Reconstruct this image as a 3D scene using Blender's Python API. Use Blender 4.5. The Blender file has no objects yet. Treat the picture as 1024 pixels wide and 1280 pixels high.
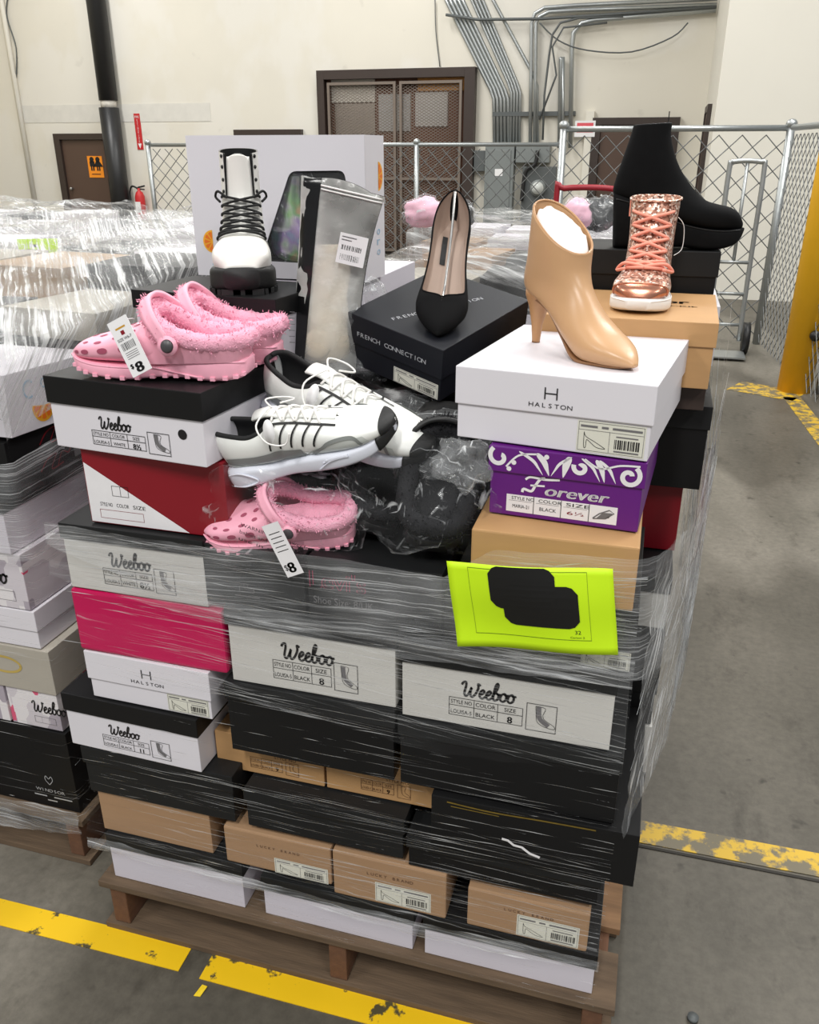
import bpy, bmesh, math, random
from mathutils import Vector, Matrix, Euler, noise

# ------------------------------------------------------------------ camera, world, lamps, exposure
SC = bpy.context.scene
COL = SC.collection
F, PITCH, YAW, CAMZ = 1050.0, math.radians(23.35), math.radians(15.9), 1.6
cam_d = bpy.data.cameras.new('camera')
cam = bpy.data.objects.new('camera', cam_d)
COL.objects.link(cam)
cam.location = (0, 0, CAMZ)
cam.rotation_euler = (math.pi/2 - PITCH, 0, YAW)
cam_d.sensor_fit = 'AUTO'
cam_d.sensor_width = 36.0
cam_d.lens = 36.0*F/1280.0
cam_d.clip_start = 0.05
cam_d.clip_end = 100
SC.camera = cam

world = bpy.data.worlds.new('world')
SC.world = world
world.use_nodes = True
wbg = world.node_tree.nodes['Background']
wbg.inputs[0].default_value = (0.93, 0.96, 1.0, 1)
wbg.inputs[1].default_value = 0.33

def lamp(x, y, z, sx, sy, watts, col=(1.0, 0.985, 0.95)):
    l = bpy.data.lights.new('ceiling_lamp', 'AREA')
    l.shape = 'RECTANGLE'; l.size = sx; l.size_y = sy; l.energy = watts; l.color = col
    o = bpy.data.objects.new('ceiling_lamp', l); COL.objects.link(o)
    o.location = (x, y, z)
    return o
for lx, ly, lw in ((-4.6, -2.9, 175), (-0.6, -3.1, 260), (3.4, -2.7, 185), (-5.5, 2.6, 110), (-0.8, 2.9, 95), (3.0, 2.6, 105),
                   (-9, 6.5, 140), (-4.5, 7.5, 135), (0.2, 7.5, 150), (-9, 11, 190), (-4.2, 11, 180), (2.8, 5.2, 190)):
    lamp(lx, ly, 6.2, 0.5, 2.4, lw)

SC.view_settings.view_transform = 'Standard'
SC.view_settings.look = 'None'
SC.view_settings.exposure = 0.0
SC.view_settings.gamma = 1.0
SC.view_settings.use_curve_mapping = False

# ------------------------------------------------------------------ picture point -> place
_R = Matrix.Rotation(YAW, 3, 'Z') @ Matrix.Rotation(math.pi/2 - PITCH, 3, 'X')
def ray(px, py):
    return _R @ Vector(((px-512)/F, -(py-640)/F, -1.0))
EYE = Vector((0, 0, CAMZ))
def atz(px, py, z):
    d = ray(px, py); return EYE + d*((z-CAMZ)/d.z)
def aty(px, py, y):
    d = ray(px, py); return EYE + d*(y/d.y)

# ------------------------------------------------------------------ materials
def lin(c):
    c = c/255.0
    return c/12.92 if c <= 0.04045 else ((c+0.055)/1.055)**2.4
def rgb(c):
    return (lin(c[0]), lin(c[1]), lin(c[2]), 1.0)
MATS = {}
def mat(name, c, rough=0.5, metal=0.0, var=0.08, nscale=18.0, bump=0.0, bscale=220.0, spec=0.5, stretch=None, coat=0.0, emit=None):
    if name in MATS: return MATS[name]
    m = bpy.data.materials.new(name); MATS[name] = m
    m.use_nodes = True
    nt = m.node_tree; N = nt.nodes; L = nt.links
    b = N['Principled BSDF']
    b.inputs['Roughness'].default_value = rough
    b.inputs['Metallic'].default_value = metal
    b.inputs['Specular IOR Level'].default_value = spec
    b.inputs['Coat Weight'].default_value = coat
    tc = N.new('ShaderNodeTexCoord'); mp = N.new('ShaderNodeMapping')
    L.new(tc.outputs['Object'], mp.inputs['Vector'])
    if stretch: mp.inputs['Scale'].default_value = stretch
    nz = N.new('ShaderNodeTexNoise'); nz.inputs['Scale'].default_value = nscale; nz.inputs['Detail'].default_value = 4
    L.new(mp.outputs[0], nz.inputs['Vector'])
    mx = N.new('ShaderNodeMix'); mx.data_type = 'RGBA'
    base = rgb(c)
    mx.inputs[6].default_value = tuple(max(0, v*(1-var)) for v in base[:3]) + (1,)
    mx.inputs[7].default_value = tuple(min(1, v*(1+var)) for v in base[:3]) + (1,)
    L.new(nz.outputs['Fac'], mx.inputs[0])
    L.new(mx.outputs[2], b.inputs['Base Color'])
    if bump > 0:
        n2 = N.new('ShaderNodeTexNoise'); n2.inputs['Scale'].default_value = bscale; n2.inputs['Detail'].default_value = 3
        L.new(mp.outputs[0], n2.inputs['Vector'])
        bp = N.new('ShaderNodeBump'); bp.inputs['Strength'].default_value = bump; bp.inputs['Distance'].default_value = 0.002
        L.new(n2.outputs['Fac'], bp.inputs['Height']); L.new(bp.outputs[0], b.inputs['Normal'])
    if emit:
        b.inputs['Emission Color'].default_value = rgb(c); b.inputs['Emission Strength'].default_value = emit
    return m

def film(name, haze=0.1, streak=0.6, freq=150.0, along=1.6, lo=0.56, hi=0.74, rough=0.22, col=(232, 234, 236), tilt=0.0, wrinkle=0.5, glint=0.05):
    """stretch film: clear with cloudy gathered threads running along the sheet (UV: u along, v across, in metres)"""
    if name in MATS: return MATS[name]
    m = bpy.data.materials.new(name); MATS[name] = m
    m.use_nodes = True
    nt = m.node_tree; N = nt.nodes; L = nt.links
    b = N['Principled BSDF']
    b.inputs['Base Color'].default_value = rgb(col)
    b.inputs['Roughness'].default_value = rough
    b.inputs['Specular IOR Level'].default_value = 0.8
    uv = N.new('ShaderNodeUVMap')
    mp = N.new('ShaderNodeMapping'); mp.inputs['Rotation'].default_value = (0, 0, tilt)
    L.new(uv.outputs[0], mp.inputs[0])
    # warp so that threads wander a little
    wn = N.new('ShaderNodeTexNoise'); wn.inputs['Scale'].default_value = 7.0; wn.inputs['Detail'].default_value = 2
    L.new(mp.outputs[0], wn.inputs['Vector'])
    wv = N.new('ShaderNodeVectorMath'); wv.operation = 'MULTIPLY_ADD'
    wv.inputs[1].default_value = (0.0, 0.012, 0.0)
    L.new(wn.outputs['Color'], wv.inputs[0]); L.new(mp.outputs[0], wv.inputs[2])
    sc = N.new('ShaderNodeMapping'); sc.inputs['Scale'].default_value = (along, freq, 1.0)
    L.new(wv.outputs[0], sc.inputs[0])
    n1 = N.new('ShaderNodeTexNoise'); n1.inputs['Scale'].default_value = 1.0; n1.inputs['Detail'].default_value = 5; n1.inputs['Roughness'].default_value = 0.62
    L.new(sc.outputs[0], n1.inputs['Vector'])
    r = N.new('ShaderNodeMapRange'); r.inputs[1].default_value = lo; r.inputs[2].default_value = hi; r.inputs[3].default_value = 0; r.inputs[4].default_value = streak
    L.new(n1.outputs['Fac'], r.inputs[0])
    # patches with more layers
    n3 = N.new('ShaderNodeTexNoise'); n3.inputs['Scale'].default_value = 6.0; n3.inputs['Detail'].default_value = 2
    L.new(wv.outputs[0], n3.inputs['Vector'])
    r3 = N.new('ShaderNodeMapRange'); r3.inputs[1].default_value = 0.35; r3.inputs[2].default_value = 0.7; r3.inputs[3].default_value = 0.35; r3.inputs[4].default_value = 1.25
    L.new(n3.outputs['Fac'], r3.inputs[0])
    ad = N.new('ShaderNodeMath'); ad.operation = 'ADD'; ad.inputs[1].default_value = haze
    L.new(r.outputs[0], ad.inputs[0])
    mu = N.new('ShaderNodeMath'); mu.operation = 'MULTIPLY'; mu.use_clamp = True
    L.new(ad.outputs[0], mu.inputs[0]); L.new(r3.outputs[0], mu.inputs[1])
    mx = N.new('ShaderNodeMath'); mx.operation = 'MAXIMUM'; mx.inputs[1].default_value = glint
    L.new(mu.outputs[0], mx.inputs[0])
    L.new(mx.outputs[0], b.inputs['Alpha'])
    bp = N.new('ShaderNodeBump'); bp.inputs['Strength'].default_value = wrinkle; bp.inputs['Distance'].default_value = 0.004
    L.new(n1.outputs['Fac'], bp.inputs['Height']); L.new(bp.outputs[0], b.inputs['Normal'])
    return m

def bagfilm(name, haze=0.05, col=(235, 238, 240), rough=0.12, scale=26.0, glint=0.5):
    """loose clear bag film: mostly clear, crease highlights and edge sheen painted into its alpha"""
    if name in MATS: return MATS[name]
    m = bpy.data.materials.new(name); MATS[name] = m
    m.use_nodes = True
    nt = m.node_tree; N = nt.nodes; L = nt.links
    b = N['Principled BSDF']
    b.inputs['Base Color'].default_value = rgb(col); b.inputs['Roughness'].default_value = rough
    b.inputs['Specular IOR Level'].default_value = 1.0
    tc = N.new('ShaderNodeTexCoord')
    def streak(rot, st, lo, hi):
        mp = N.new('ShaderNodeMapping'); mp.inputs['Rotation'].default_value = rot; mp.inputs['Scale'].default_value = st
        L.new(tc.outputs['Object'], mp.inputs[0])
        n = N.new('ShaderNodeTexNoise'); n.inputs['Scale'].default_value = scale/26.0; n.inputs['Detail'].default_value = 3; n.inputs['Distortion'].default_value = 1.1
        L.new(mp.outputs[0], n.inputs['Vector'])
        r = N.new('ShaderNodeMapRange'); r.inputs[1].default_value = lo; r.inputs[2].default_value = hi; L.new(n.outputs['Fac'], r.inputs[0])
        return r.outputs[0], n.outputs['Fac']
    a1, f1 = streak((0.4, 0.3, 0.7), (9, 70, 24), .62, .74)  # pale streaks stand in for highlights on the creases
    a2, f2 = streak((-0.5, 0.9, -0.4), (60, 9, 30), .64, .76)
    mx = N.new('ShaderNodeMath'); mx.operation = 'MAXIMUM'; L.new(a1, mx.inputs[0]); L.new(a2, mx.inputs[1])
    mm = N.new('ShaderNodeMath'); mm.operation = 'MULTIPLY'; mm.inputs[1].default_value = glint; L.new(mx.outputs[0], mm.inputs[0])
    lw = N.new('ShaderNodeLayerWeight'); lw.inputs[0].default_value = 0.25
    r2 = N.new('ShaderNodeMapRange'); r2.inputs[1].default_value = 0.6; r2.inputs[2].default_value = 1.0; r2.inputs[3].default_value = haze; r2.inputs[4].default_value = 0.4
    L.new(lw.outputs['Facing'], r2.inputs[0])
    ad = N.new('ShaderNodeMath'); ad.operation = 'ADD'; ad.use_clamp = True
    L.new(mm.outputs[0], ad.inputs[0]); L.new(r2.outputs[0], ad.inputs[1])
    L.new(ad.outputs[0], b.inputs['Alpha'])
    bp = N.new('ShaderNodeBump'); bp.inputs['Strength'].default_value = 0.9; bp.inputs['Distance'].default_value = 0.004
    L.new(f1, bp.inputs['Height']); L.new(bp.outputs[0], b.inputs['Normal'])
    return m

# ------------------------------------------------------------------ mesh building
class MB:
    def __init__(s): s.v = []; s.f = []; s.m = []; s.sm = []; s.uv = None
    def add(s, vs, fs, mi=0, smooth=False):
        o = len(s.v); s.v.extend(Vector(p) for p in vs)
        for f in fs:
            s.f.append([i+o for i in f]); s.m.append(mi); s.sm.append(smooth)
        return s
    def box(s, x0, x1, y0, y1, z0, z1, mi=0, bev=0.0, M=None):
        if bev > 0:
            bm = bmesh.new(); bmesh.ops.create_cube(bm, size=1)
            bmesh.ops.scale(bm, vec=(x1-x0, y1-y0, z1-z0), verts=bm.verts)
            bmesh.ops.translate(bm, vec=((x0+x1)/2, (y0+y1)/2, (z0+z1)/2), verts=bm.verts)
            bmesh.ops.bevel(bm, geom=bm.edges[:], offset=bev, segments=2, affect='EDGES', profile=0.6)
            bm.verts.index_update()
            vs = [v.co.copy() for v in bm.verts]; fs = [[v.index for v in f.verts] for f in bm.faces]; bm.free()
        else:
            vs = [Vector((x, y, z)) for z in (z0, z1) for y in (y0, y1) for x in (x0, x1)]
            fs = [(0, 2, 3, 1), (4, 5, 7, 6), (0, 1, 5, 4), (2, 6, 7, 3), (0, 4, 6, 2), (1, 3, 7, 5)]
        if M is not None: vs = [M @ v for v in vs]
        return s.add(vs, fs, mi)
    def tube(s, pts, r, n=6, mi=0, closed=False, flat=1.0, up=None, cap=True):
        pts = [Vector(p) for p in pts]; k = len(pts)
        rr = r if isinstance(r, (list, tuple)) else [r]*k
        vs = []; prev = None
        for i, p in enumerate(pts):
            a = pts[(i-1) % k] if (closed or i > 0) else p
            c = pts[(i+1) % k] if (closed or i < k-1) else p
            t = (c-a)
            t = t.normalized() if t.length > 1e-9 else Vector((0, 0, 1))
            ref = Vector(up) if up is not None else (prev if prev is not None else (Vector((0, 0, 1)) if abs(t.z) < 0.9 else Vector((1, 0, 0))))
            x = ref - t*ref.dot(t)
            if x.length < 1e-6: x = t.orthogonal()
            x.normalize(); y = t.cross(x); prev = x
            for j in range(n):
                an = 2*math.pi*j/n
                vs.append(p + x*(math.cos(an)*rr[i]*flat) + y*(math.sin(an)*rr[i]))
        fs = []
        for i in range(k if closed else k-1):
            i2 = (i+1) % k
            for j in range(n):
                fs.append((i*n+j, i*n+(j+1) % n, i2*n+(j+1) % n, i2*n+j))
        if not closed and cap:
            fs.append(list(range(n))[::-1]); fs.append([(k-1)*n+j for j in range(n)])
        return s.add(vs, fs, mi, True)
    def rings(s, rs, mi=0, closed=True, cap0=True, cap1=True, smooth=True):
        n = len(rs[0]); vs = [p for r in rs for p in r]; fs = []
        for i in range(len(rs)-1):
            for j in range(n if closed else n-1):
                fs.append((i*n+j, i*n+(j+1) % n, (i+1)*n+(j+1) % n, (i+1)*n+j))
        if closed and cap0: fs.append(list(range(n))[::-1])
        if closed and cap1: fs.append([(len(rs)-1)*n+j for j in range(n)])
        return s.add(vs, fs, mi, smooth)
    def cyl(s, a, b, r, n=16, mi=0):
        return s.tube([a, b], r, n, mi)
    def ell(s, c, r, mi=0, nu=16, nv=10, nz=0.0, seed=0.0, ns=30.0):
        c = Vector(c); rs = []
        for i in range(nv+1):
            ph = -math.pi/2 + math.pi*i/nv
            ring = []
            for j in range(nu):
                th = 2*math.pi*j/nu
                p = Vector((r[0]*math.cos(ph)*math.cos(th), r[1]*math.cos(ph)*math.sin(th), r[2]*math.sin(ph)))
                if nz:
                    p *= 1 + nz*noise.noise(p*ns + Vector((seed, seed, seed)))
                ring.append(c+p)
            rs.append(ring)
        return s.rings(rs, mi)
    def build(s, name, mats, parent=None):
        me = bpy.data.meshes.new(name)
        me.from_pydata([tuple(v) for v in s.v], [], s.f)
        if not isinstance(mats, (list, tuple)): mats = [mats]
        for m in mats: me.materials.append(m)
        me.polygons.foreach_set('material_index', s.m)
        me.polygons.foreach_set('use_smooth', s.sm)
        if s.uv is not None:
            ul = me.uv_layers.new(name='UVMap')
            for lp in me.loops: ul.data[lp.index].uv = s.uv[lp.vertex_index]
        me.update()
        o = bpy.data.objects.new(name, me); COL.objects.link(o)
        if parent is not None: o.parent = parent
        return o

def thing(name, label, cat, loc=(0, 0, 0), rot=(0, 0, 0), group=None):
    o = bpy.data.objects.new(name, None); COL.objects.link(o)
    o.empty_display_size = 0.05
    o.location = loc; o.rotation_euler = rot
    o['label'] = label; o['category'] = cat
    if group: o['group'] = group
    return o
def tag(o, label, cat, group=None):
    o['label'] = label; o['category'] = cat
    if group: o['group'] = group
    return o
def struct(o):
    o['kind'] = 'structure'; return o

def catmull(P, m=6, closed=False):
    n = len(P); out = []
    dim = len(P[0])
    rng = range(n if closed else n-1)
    for i in rng:
        p0 = P[(i-1) % n] if closed or i > 0 else P[0]
        p1 = P[i]; p2 = P[(i+1) % n]
        p3 = P[(i+2) % n] if closed or i < n-2 else P[-1]
        for k in range(m):
            t = k/m
            out.append(tuple(0.5*((2*p1[d]) + (-p0[d]+p2[d])*t + (2*p0[d]-5*p1[d]+4*p2[d]-p3[d])*t*t + (-p0[d]+3*p1[d]-3*p2[d]+p3[d])*t**3) for d in range(dim)))
    if not closed: out.append(tuple(P[-1]))
    return out
def spow(c, e):
    return math.copysign(abs(c)**(2.0/e), c)

class Loft:
    """rings between a front/top profile point P and a back/bottom point Q: (Px,Pz,Qx,Qz,half width,exponent); x forward, y left, z up"""
    def __init__(s, secs, m=5, yc=None): s.S = catmull(secs, m); s.m = m; s.n0 = len(secs)
    def at(s, u, t, off=0.0):
        u = min(max(u, 0), s.n0-1)*s.m
        i = min(int(u), len(s.S)-2); f = u-i
        a = [s.S[i][d]*(1-f)+s.S[i+1][d]*f for d in range(6)]
        return s.pt(a, t, off)
    def pt(s, a, t, off=0.0):
        mx, mz = (a[0]+a[2])/2, (a[1]+a[3])/2
        hx, hz = (a[0]-a[2])/2, (a[1]-a[3])/2
        L = math.hypot(hx, hz) or 1e-6
        c, sn = spow(math.cos(t), a[5]), spow(math.sin(t), a[5])
        k = 1+off/L
        return Vector((mx+hx*c*k, sn*(a[4]+off), mz+hz*c*k))
    def mesh(s, mb, mi=0, n=28, cap0=True, cap1=True, i0=0, i1=None, off=0.0, fn=None):
        rs = []
        for k, a in enumerate(s.S[i0:i1]):
            rs.append([s.pt(a, 2*math.pi*j/n, off) for j in range(n)])
        if fn: rs = [[fn(p) for p in r] for r in rs]
        return mb.rings(rs, mi, True, cap0, cap1)
    def strip(s, mb, path, width, mi=0, off=0.0012, m=5):
        """flat ribbon lying on the surface, path of (u, t)"""
        P = catmull(path, m)
        pts = [s.at(u, t, off) for u, t in P]
        vs = []; fs = []
        for i, p in enumerate(pts):
            u, t = P[i]
            nrm = (s.at(u, t, off+0.004) - p)
            if nrm.length < 1e-7: nrm = Vector((0, 0, 1))
            tg = pts[min(i+1, len(pts)-1)] - pts[max(i-1, 0)]
            b = tg.cross(nrm)
            b = b.normalized()*(width/2) if b.length > 1e-9 else Vector((0, 0, 0))
            vs += [p-b, p+b]
        for i in range(len(pts)-1): fs.append((2*i, 2*i+1, 2*i+3, 2*i+2))
        return mb.add(vs, fs, mi, True)
    def patch(s, mb, poly, mi=0, off=0.0012):
        """small filled patch (fan) on the surface, polygon of (u,t)"""
        cu = sum(p[0] for p in poly)/len(poly); ct = sum(p[1] for p in poly)/len(poly)
        vs = [s.at(cu, ct, off)] + [s.at(u, t, off) for u, t in poly]
        n = len(poly)
        return mb.add(vs, [(0, 1+i, 1+(i+1) % n) for i in range(n)], mi, True)
    def quad(s, mb, e0, e1, mi=0, off=0.0012, k=4):
        """filled patch between two polylines of (u,t) with equal counts"""
        A = catmull(e0, 4); B = catmull(e1, 4); vs = []; fs = []
        for a, b in zip(A, B):
            for j in range(k+1):
                f = j/k; vs.append(s.at(a[0]*(1-f)+b[0]*f, a[1]*(1-f)+b[1]*f, off))
        for i in range(len(A)-1):
            for j in range(k): fs.append((i*(k+1)+j, i*(k+1)+j+1, (i+1)*(k+1)+j+1, (i+1)*(k+1)+j))
        return mb.add(vs, fs, mi, True)

class Shell:
    """open shoe upper: stations (x, w, zb, zt, phi, e); the topline opens at angle phi each side of the top"""
    def __init__(s, st, m=5): s.S = catmull(st, m)
    def at(s, x, t, off=0.0):
        S = s.S
        i = 0
        while i < len(S)-2 and S[i+1][0] < x: i += 1
        d = S[i+1][0]-S[i][0]
        f = 0 if abs(d) < 1e-9 else min(max((x-S[i][0])/d, 0), 1)
        a = [S[i][k]*(1-f)+S[i+1][k]*f for k in range(6)]
        return s.pt(a, t, off)
    def pt(s, a, t, off=0.0):
        zc = (a[2]+a[3])/2; h = (a[3]-a[2])/2
        return Vector((a[0], spow(math.sin(t), a[5])*(a[1]+off), zc+spow(math.cos(t), a[5])*(h+off)))
    def mesh(s, mb, mi=0, n=30, off=0.0, x0=-9, x1=9, close_ends=True):
        rs = []
        for a in s.S:
            if a[0] < x0 or a[0] > x1: continue
            ph = max(a[4], 0.0)
            rs.append([s.pt(a, ph+(2*math.pi-2*ph)*j/n, off) for j in range(n+1)])
        return mb.rings(rs, mi, False)
    def edge(s, side, x0, x1, off=0.0):
        out = []
        for a in s.S:
            if x0 <= a[0] <= x1 and a[4] > 0.02:
                out.append(s.pt(a, a[4] if side > 0 else 2*math.pi-a[4], off))
        return out
    strip = Loft.strip; patch = Loft.patch; quad = Loft.quad

# ------------------------------------------------------------------ printing (flat ink on a face)
_TXT = {}
def text2d(s):
    if s in _TXT: return _TXT[s]
    cu = bpy.data.curves.new('t', 'FONT'); cu.body = s; cu.size = 1.0; cu.resolution_u = 3
    o = bpy.data.objects.new('t', cu); COL.objects.link(o)
    dg = bpy.context.evaluated_depsgraph_get()
    me = bpy.data.meshes.new_from_object(o.evaluated_get(dg))
    vs = [(v.co.x, v.co.y) for v in me.vertices]; fs = [list(p.vertices) for p in me.polygons]
    bpy.data.objects.remove(o); bpy.data.curves.remove(cu); bpy.data.meshes.remove(me)
    if vs:
        x0 = min(v[0] for v in vs); y0 = min(v[1] for v in vs); x1 = max(v[0] for v in vs)
        vs = [(v[0]-x0, v[1]) for v in vs]
        wd = x1-x0
    else: wd = 1
    _TXT[s] = (vs, fs, wd)
    return _TXT[s]
class Ink:
    def __init__(s): s.v = []; s.f = []; s.m = []
    def poly(s, pts, mi=0, lay=0):
        o = len(s.v); s.v += [(p[0], p[1], lay) for p in pts]; s.f.append(list(range(o, o+len(pts)))); s.m.append(mi)
    def rect(s, u0, v0, u1, v1, mi=0, lay=0): s.poly([(u0, v0), (u1, v0), (u1, v1), (u0, v1)], mi, lay)
    def line(s, pts, w, mi=0, lay=1):
        n = len(pts)
        L = []; R = []
        for i in range(n):
            a = pts[max(i-1, 0)]; b = pts[min(i+1, n-1)]
            dx, dy = b[0]-a[0], b[1]-a[1]; d = math.hypot(dx, dy) or 1
            nx, ny = -dy/d*w/2, dx/d*w/2
            L.append((pts[i][0]+nx, pts[i][1]+ny)); R.append((pts[i][0]-nx, pts[i][1]-ny))
        for i in range(n-1): s.poly([R[i], R[i+1], L[i+1], L[i]], mi, lay)
    def frame(s, u0, v0, u1, v1, w, mi=0, lay=1):
        s.rect(u0, v0, u1, v0+w, mi, lay); s.rect(u0, v1-w, u1, v1, mi, lay)
        s.rect(u0, v0, u0+w, v1, mi, lay); s.rect(u1-w, v0, u1, v1, mi, lay)
    def text(s, t, u, v, h, width=None, mi=0, lay=1, shear=0.0, bold=0.0, spacing=None, center=False):
        vs, fs, wd = text2d(t)
        k = h/0.7
        kx = width/wd if width else k
        if center: u -= wd*kx/2
        for dx in ((0,) if not bold else (-bold, 0, bold)):
            for f in fs:
                s.poly([(u+vs[i][0]*kx+vs[i][1]*k*shear+dx, v+vs[i][1]*k) for i in f], mi, lay)
    def spaced(s, t, u0, u1, v, h, mi=0, lay=1, wide=1.0):
        n = len(t); st = (u1-u0)/n
        for i, ch in enumerate(t):
            if ch != ' ': s.text(ch, u0+st*(i+0.5), v, h, None if wide == 1 else text2d(ch)[2]*h/0.7*wide, mi, lay, center=True)
    def build(s, name, mats, parent, origin, ud, vd, nd, eps=0.0004):
        mb = MB()
        origin, ud, vd, nd = Vector(origin), Vector(ud), Vector(vd), Vector(nd)
        vs = [origin + ud*p[0] + vd*p[1] + nd*(eps*(1+p[2])) for p in s.v]
        mb.v = vs; mb.f = s.f; mb.m = s.m; mb.sm = [False]*len(s.f)
        return mb.build(name, mats, parent)

def smooth2(P, m=6): return [(p[0], p[1]) for p in catmull(P, m)]
SCRIPT = {
 'W': ([(-.15, 1.25), (-.05, 1.55), (.2, 1.65), (.28, 1.2), (.22, .35), (.4, .0), (.65, .3), (.85, 1.1), (.8, .4), (1.0, .0), (1.3, .35), (1.5, 1.1), (1.42, 1.6), (1.7, 1.45)], 1.65),
 'e': ([(0, .35), (.3, .5), (.5, .8), (.34, 1.0), (.1, .65), (.14, .15), (.4, .0), (.62, .18), (.8, .42)], .66),
 'b': ([(0, .4), (.3, 1.1), (.42, 1.8), (.28, 2.0), (.14, 1.5), (.12, .3), (.32, 0), (.6, .25), (.56, .75), (.38, .85), (.55, .75), (.8, .8)], .72),
 'o': ([(.42, .98), (.14, .75), (.1, .25), (.36, .0), (.64, .3), (.6, .8), (.4, .98), (.55, .78), (.86, .85)], .74),
}
def script_word(ink, word, u, v, xh, th, mi=0, lay=1):
    for ch in word:
        P, adv = SCRIPT[ch]
        ink.line(smooth2([(u+p[0]*xh+p[1]*xh*0.12, v+p[1]*xh) for p in P], 5), th, mi, lay)
        u += adv*xh
    return u
# ------------------------------------------------------------------ room
def concrete():
    m = bpy.data.materials.new('concrete_floor'); m.use_nodes = True
    nt = m.node_tree; N = nt.nodes; L = nt.links; b = N['Principled BSDF']
    tc = N.new('ShaderNodeTexCoord')
    def nz(scale, detail, rough=0.5, st=(1, 1, 1), rot=0):
        mp = N.new('ShaderNodeMapping'); mp.inputs['Scale'].default_value = st; mp.inputs['Rotation'].default_value = (0, 0, rot)
        L.new(tc.outputs['Object'], mp.inputs[0])
        n = N.new('ShaderNodeTexNoise'); n.inputs['Scale'].default_value = scale; n.inputs['Detail'].default_value = detail; n.inputs['Roughness'].default_value = rough
        L.new(mp.outputs[0], n.inputs['Vector']); return n.outputs['Fac']
    def ramp(f, stops):
        r = N.new('ShaderNodeValToRGB'); L.new(f, r.inputs[0])
        r.color_ramp.elements[0].position = stops[0][0]; r.color_ramp.elements[0].color = rgb(stops[0][1])
        r.color_ramp.elements[1].position = stops[1][0]; r.color_ramp.elements[1].color = rgb(stops[1][1])
        return r.outputs[0]
    def mul(a, bcol, f=1.0):
        x = N.new('ShaderNodeMix'); x.data_type = 'RGBA'; x.blend_type = 'MULTIPLY'; x.inputs[0].default_value = f
        L.new(a, x.inputs[6]); L.new(bcol, x.inputs[7]); return x.outputs[2]
    base = ramp(nz(1.6, 6, 0.6), [(0.3, (120, 115, 104)), (0.7, (143, 137, 126))])
    fine = ramp(nz(38, 5, 0.7), [(0.3, (205, 205, 205)), (0.65, (255, 255, 255))])
    swee = ramp(nz(2.2, 5, 0.6, (1, 0.25, 1), 0.6), [(0.35, (214, 214, 212)), (0.6, (255, 255, 255))])
    spots = ramp(nz(13, 3, 0.5), [(0.25, (120, 116, 110)), (0.34, (255, 255, 255))])
    worn = ramp(nz(0.9, 3, 0.45, (1, 0.35, 1), -0.75), [(0.47, (182, 180, 176)), (0.52, (255, 255, 255))])
    dirt = ramp(nz(5.5, 6, 0.7, (1, 0.5, 1), 1.1), [(0.30, (120, 114, 104)), (0.45, (255, 255, 255))])
    c = mul(mul(mul(mul(mul(base, fine, 0.75), swee, 0.8), spots, 0.7), worn, 0.8), dirt, 0.55)
    L.new(c, b.inputs['Base Color'])
    b.inputs['Roughness'].default_value = 0.5; b.inputs['Specular IOR Level'].default_value = 0.35
    return m
M_floor = concrete()
fl = MB(); fl.box(-14, 8, -6, 16, -0.2, 0.0); struct(fl.build('floor', M_floor))

def wallmat(name, c, patch):
    m = mat(name, c, 0.75, var=0.05, nscale=1.3, bump=0.08, bscale=60)
    nt = m.node_tree; N = nt.nodes; L = nt.links; b = N['Principled BSDF']
    old = b.inputs['Base Color'].links[0].from_socket
    tc = N.new('ShaderNodeTexCoord'); mp = N.new('ShaderNodeMapping'); mp.inputs['Scale'].default_value = (1.4, 1, 1)
    L.new(tc.outputs['Object'], mp.inputs[0])
    n = N.new('ShaderNodeTexNoise'); n.inputs['Scale'].default_value = 0.55; n.inputs['Detail'].default_value = 5; L.new(mp.outputs[0], n.inputs['Vector'])
    r = N.new('ShaderNodeMapRange'); r.inputs[1].default_value = 0.52; r.inputs[2].default_value = 0.58; L.new(n.outputs['Fac'], r.inputs[0])
    mx = N.new('ShaderNodeMix'); mx.data_type = 'RGBA'; mx.inputs[7].default_value = rgb(patch)
    L.new(r.outputs[0], mx.inputs[0]); L.new(old, mx.inputs[6]); L.new(mx.outputs[2], b.inputs['Base Color'])
    # scuffs
    n2 = N.new('ShaderNodeTexNoise'); n2.inputs['Scale'].default_value = 3.5; n2.inputs['Detail'].default_value = 6; L.new(tc.outputs['Object'], n2.inputs['Vector'])
    r2 = N.new('ShaderNodeMapRange'); r2.inputs[1].default_value = 0.66; r2.inputs[2].default_value = 0.74; r2.inputs[3].default_value = 0; r2.inputs[4].default_value = 0.15; L.new(n2.outputs['Fac'], r2.inputs[0])
    m2 = N.new('ShaderNodeMix'); m2.data_type = 'RGBA'; m2.inputs[7].default_value = rgb((150, 143, 132))
    L.new(r2.outputs[0], m2.inputs[0]); L.new(mx.outputs[2], m2.inputs[6]); L.new(m2.outputs[2], b.inputs['Base Color'])
    return m
M_wall = wallmat('painted_wall', (222, 217, 204), (225, 221, 211))
M_wall2 = mat('white_painted_block', (228, 224, 212), 0.75, var=0.04, nscale=1.5, bump=0.06, bscale=50)
YW = 14.0
def W(px, py): return aty(px, py, YW)
w = MB(); w.box(-13.0, 1.2, YW, YW+0.25, 0, 7); struct(w.build('wall_back', M_wall))
w = MB(); w.box(-12.2, -11.95, -6, YW-0.001, 0, 7); struct(w.build('wall_left', mat('beige_wall', (206, 198, 176), 0.8, var=0.06, nscale=2)))
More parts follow.
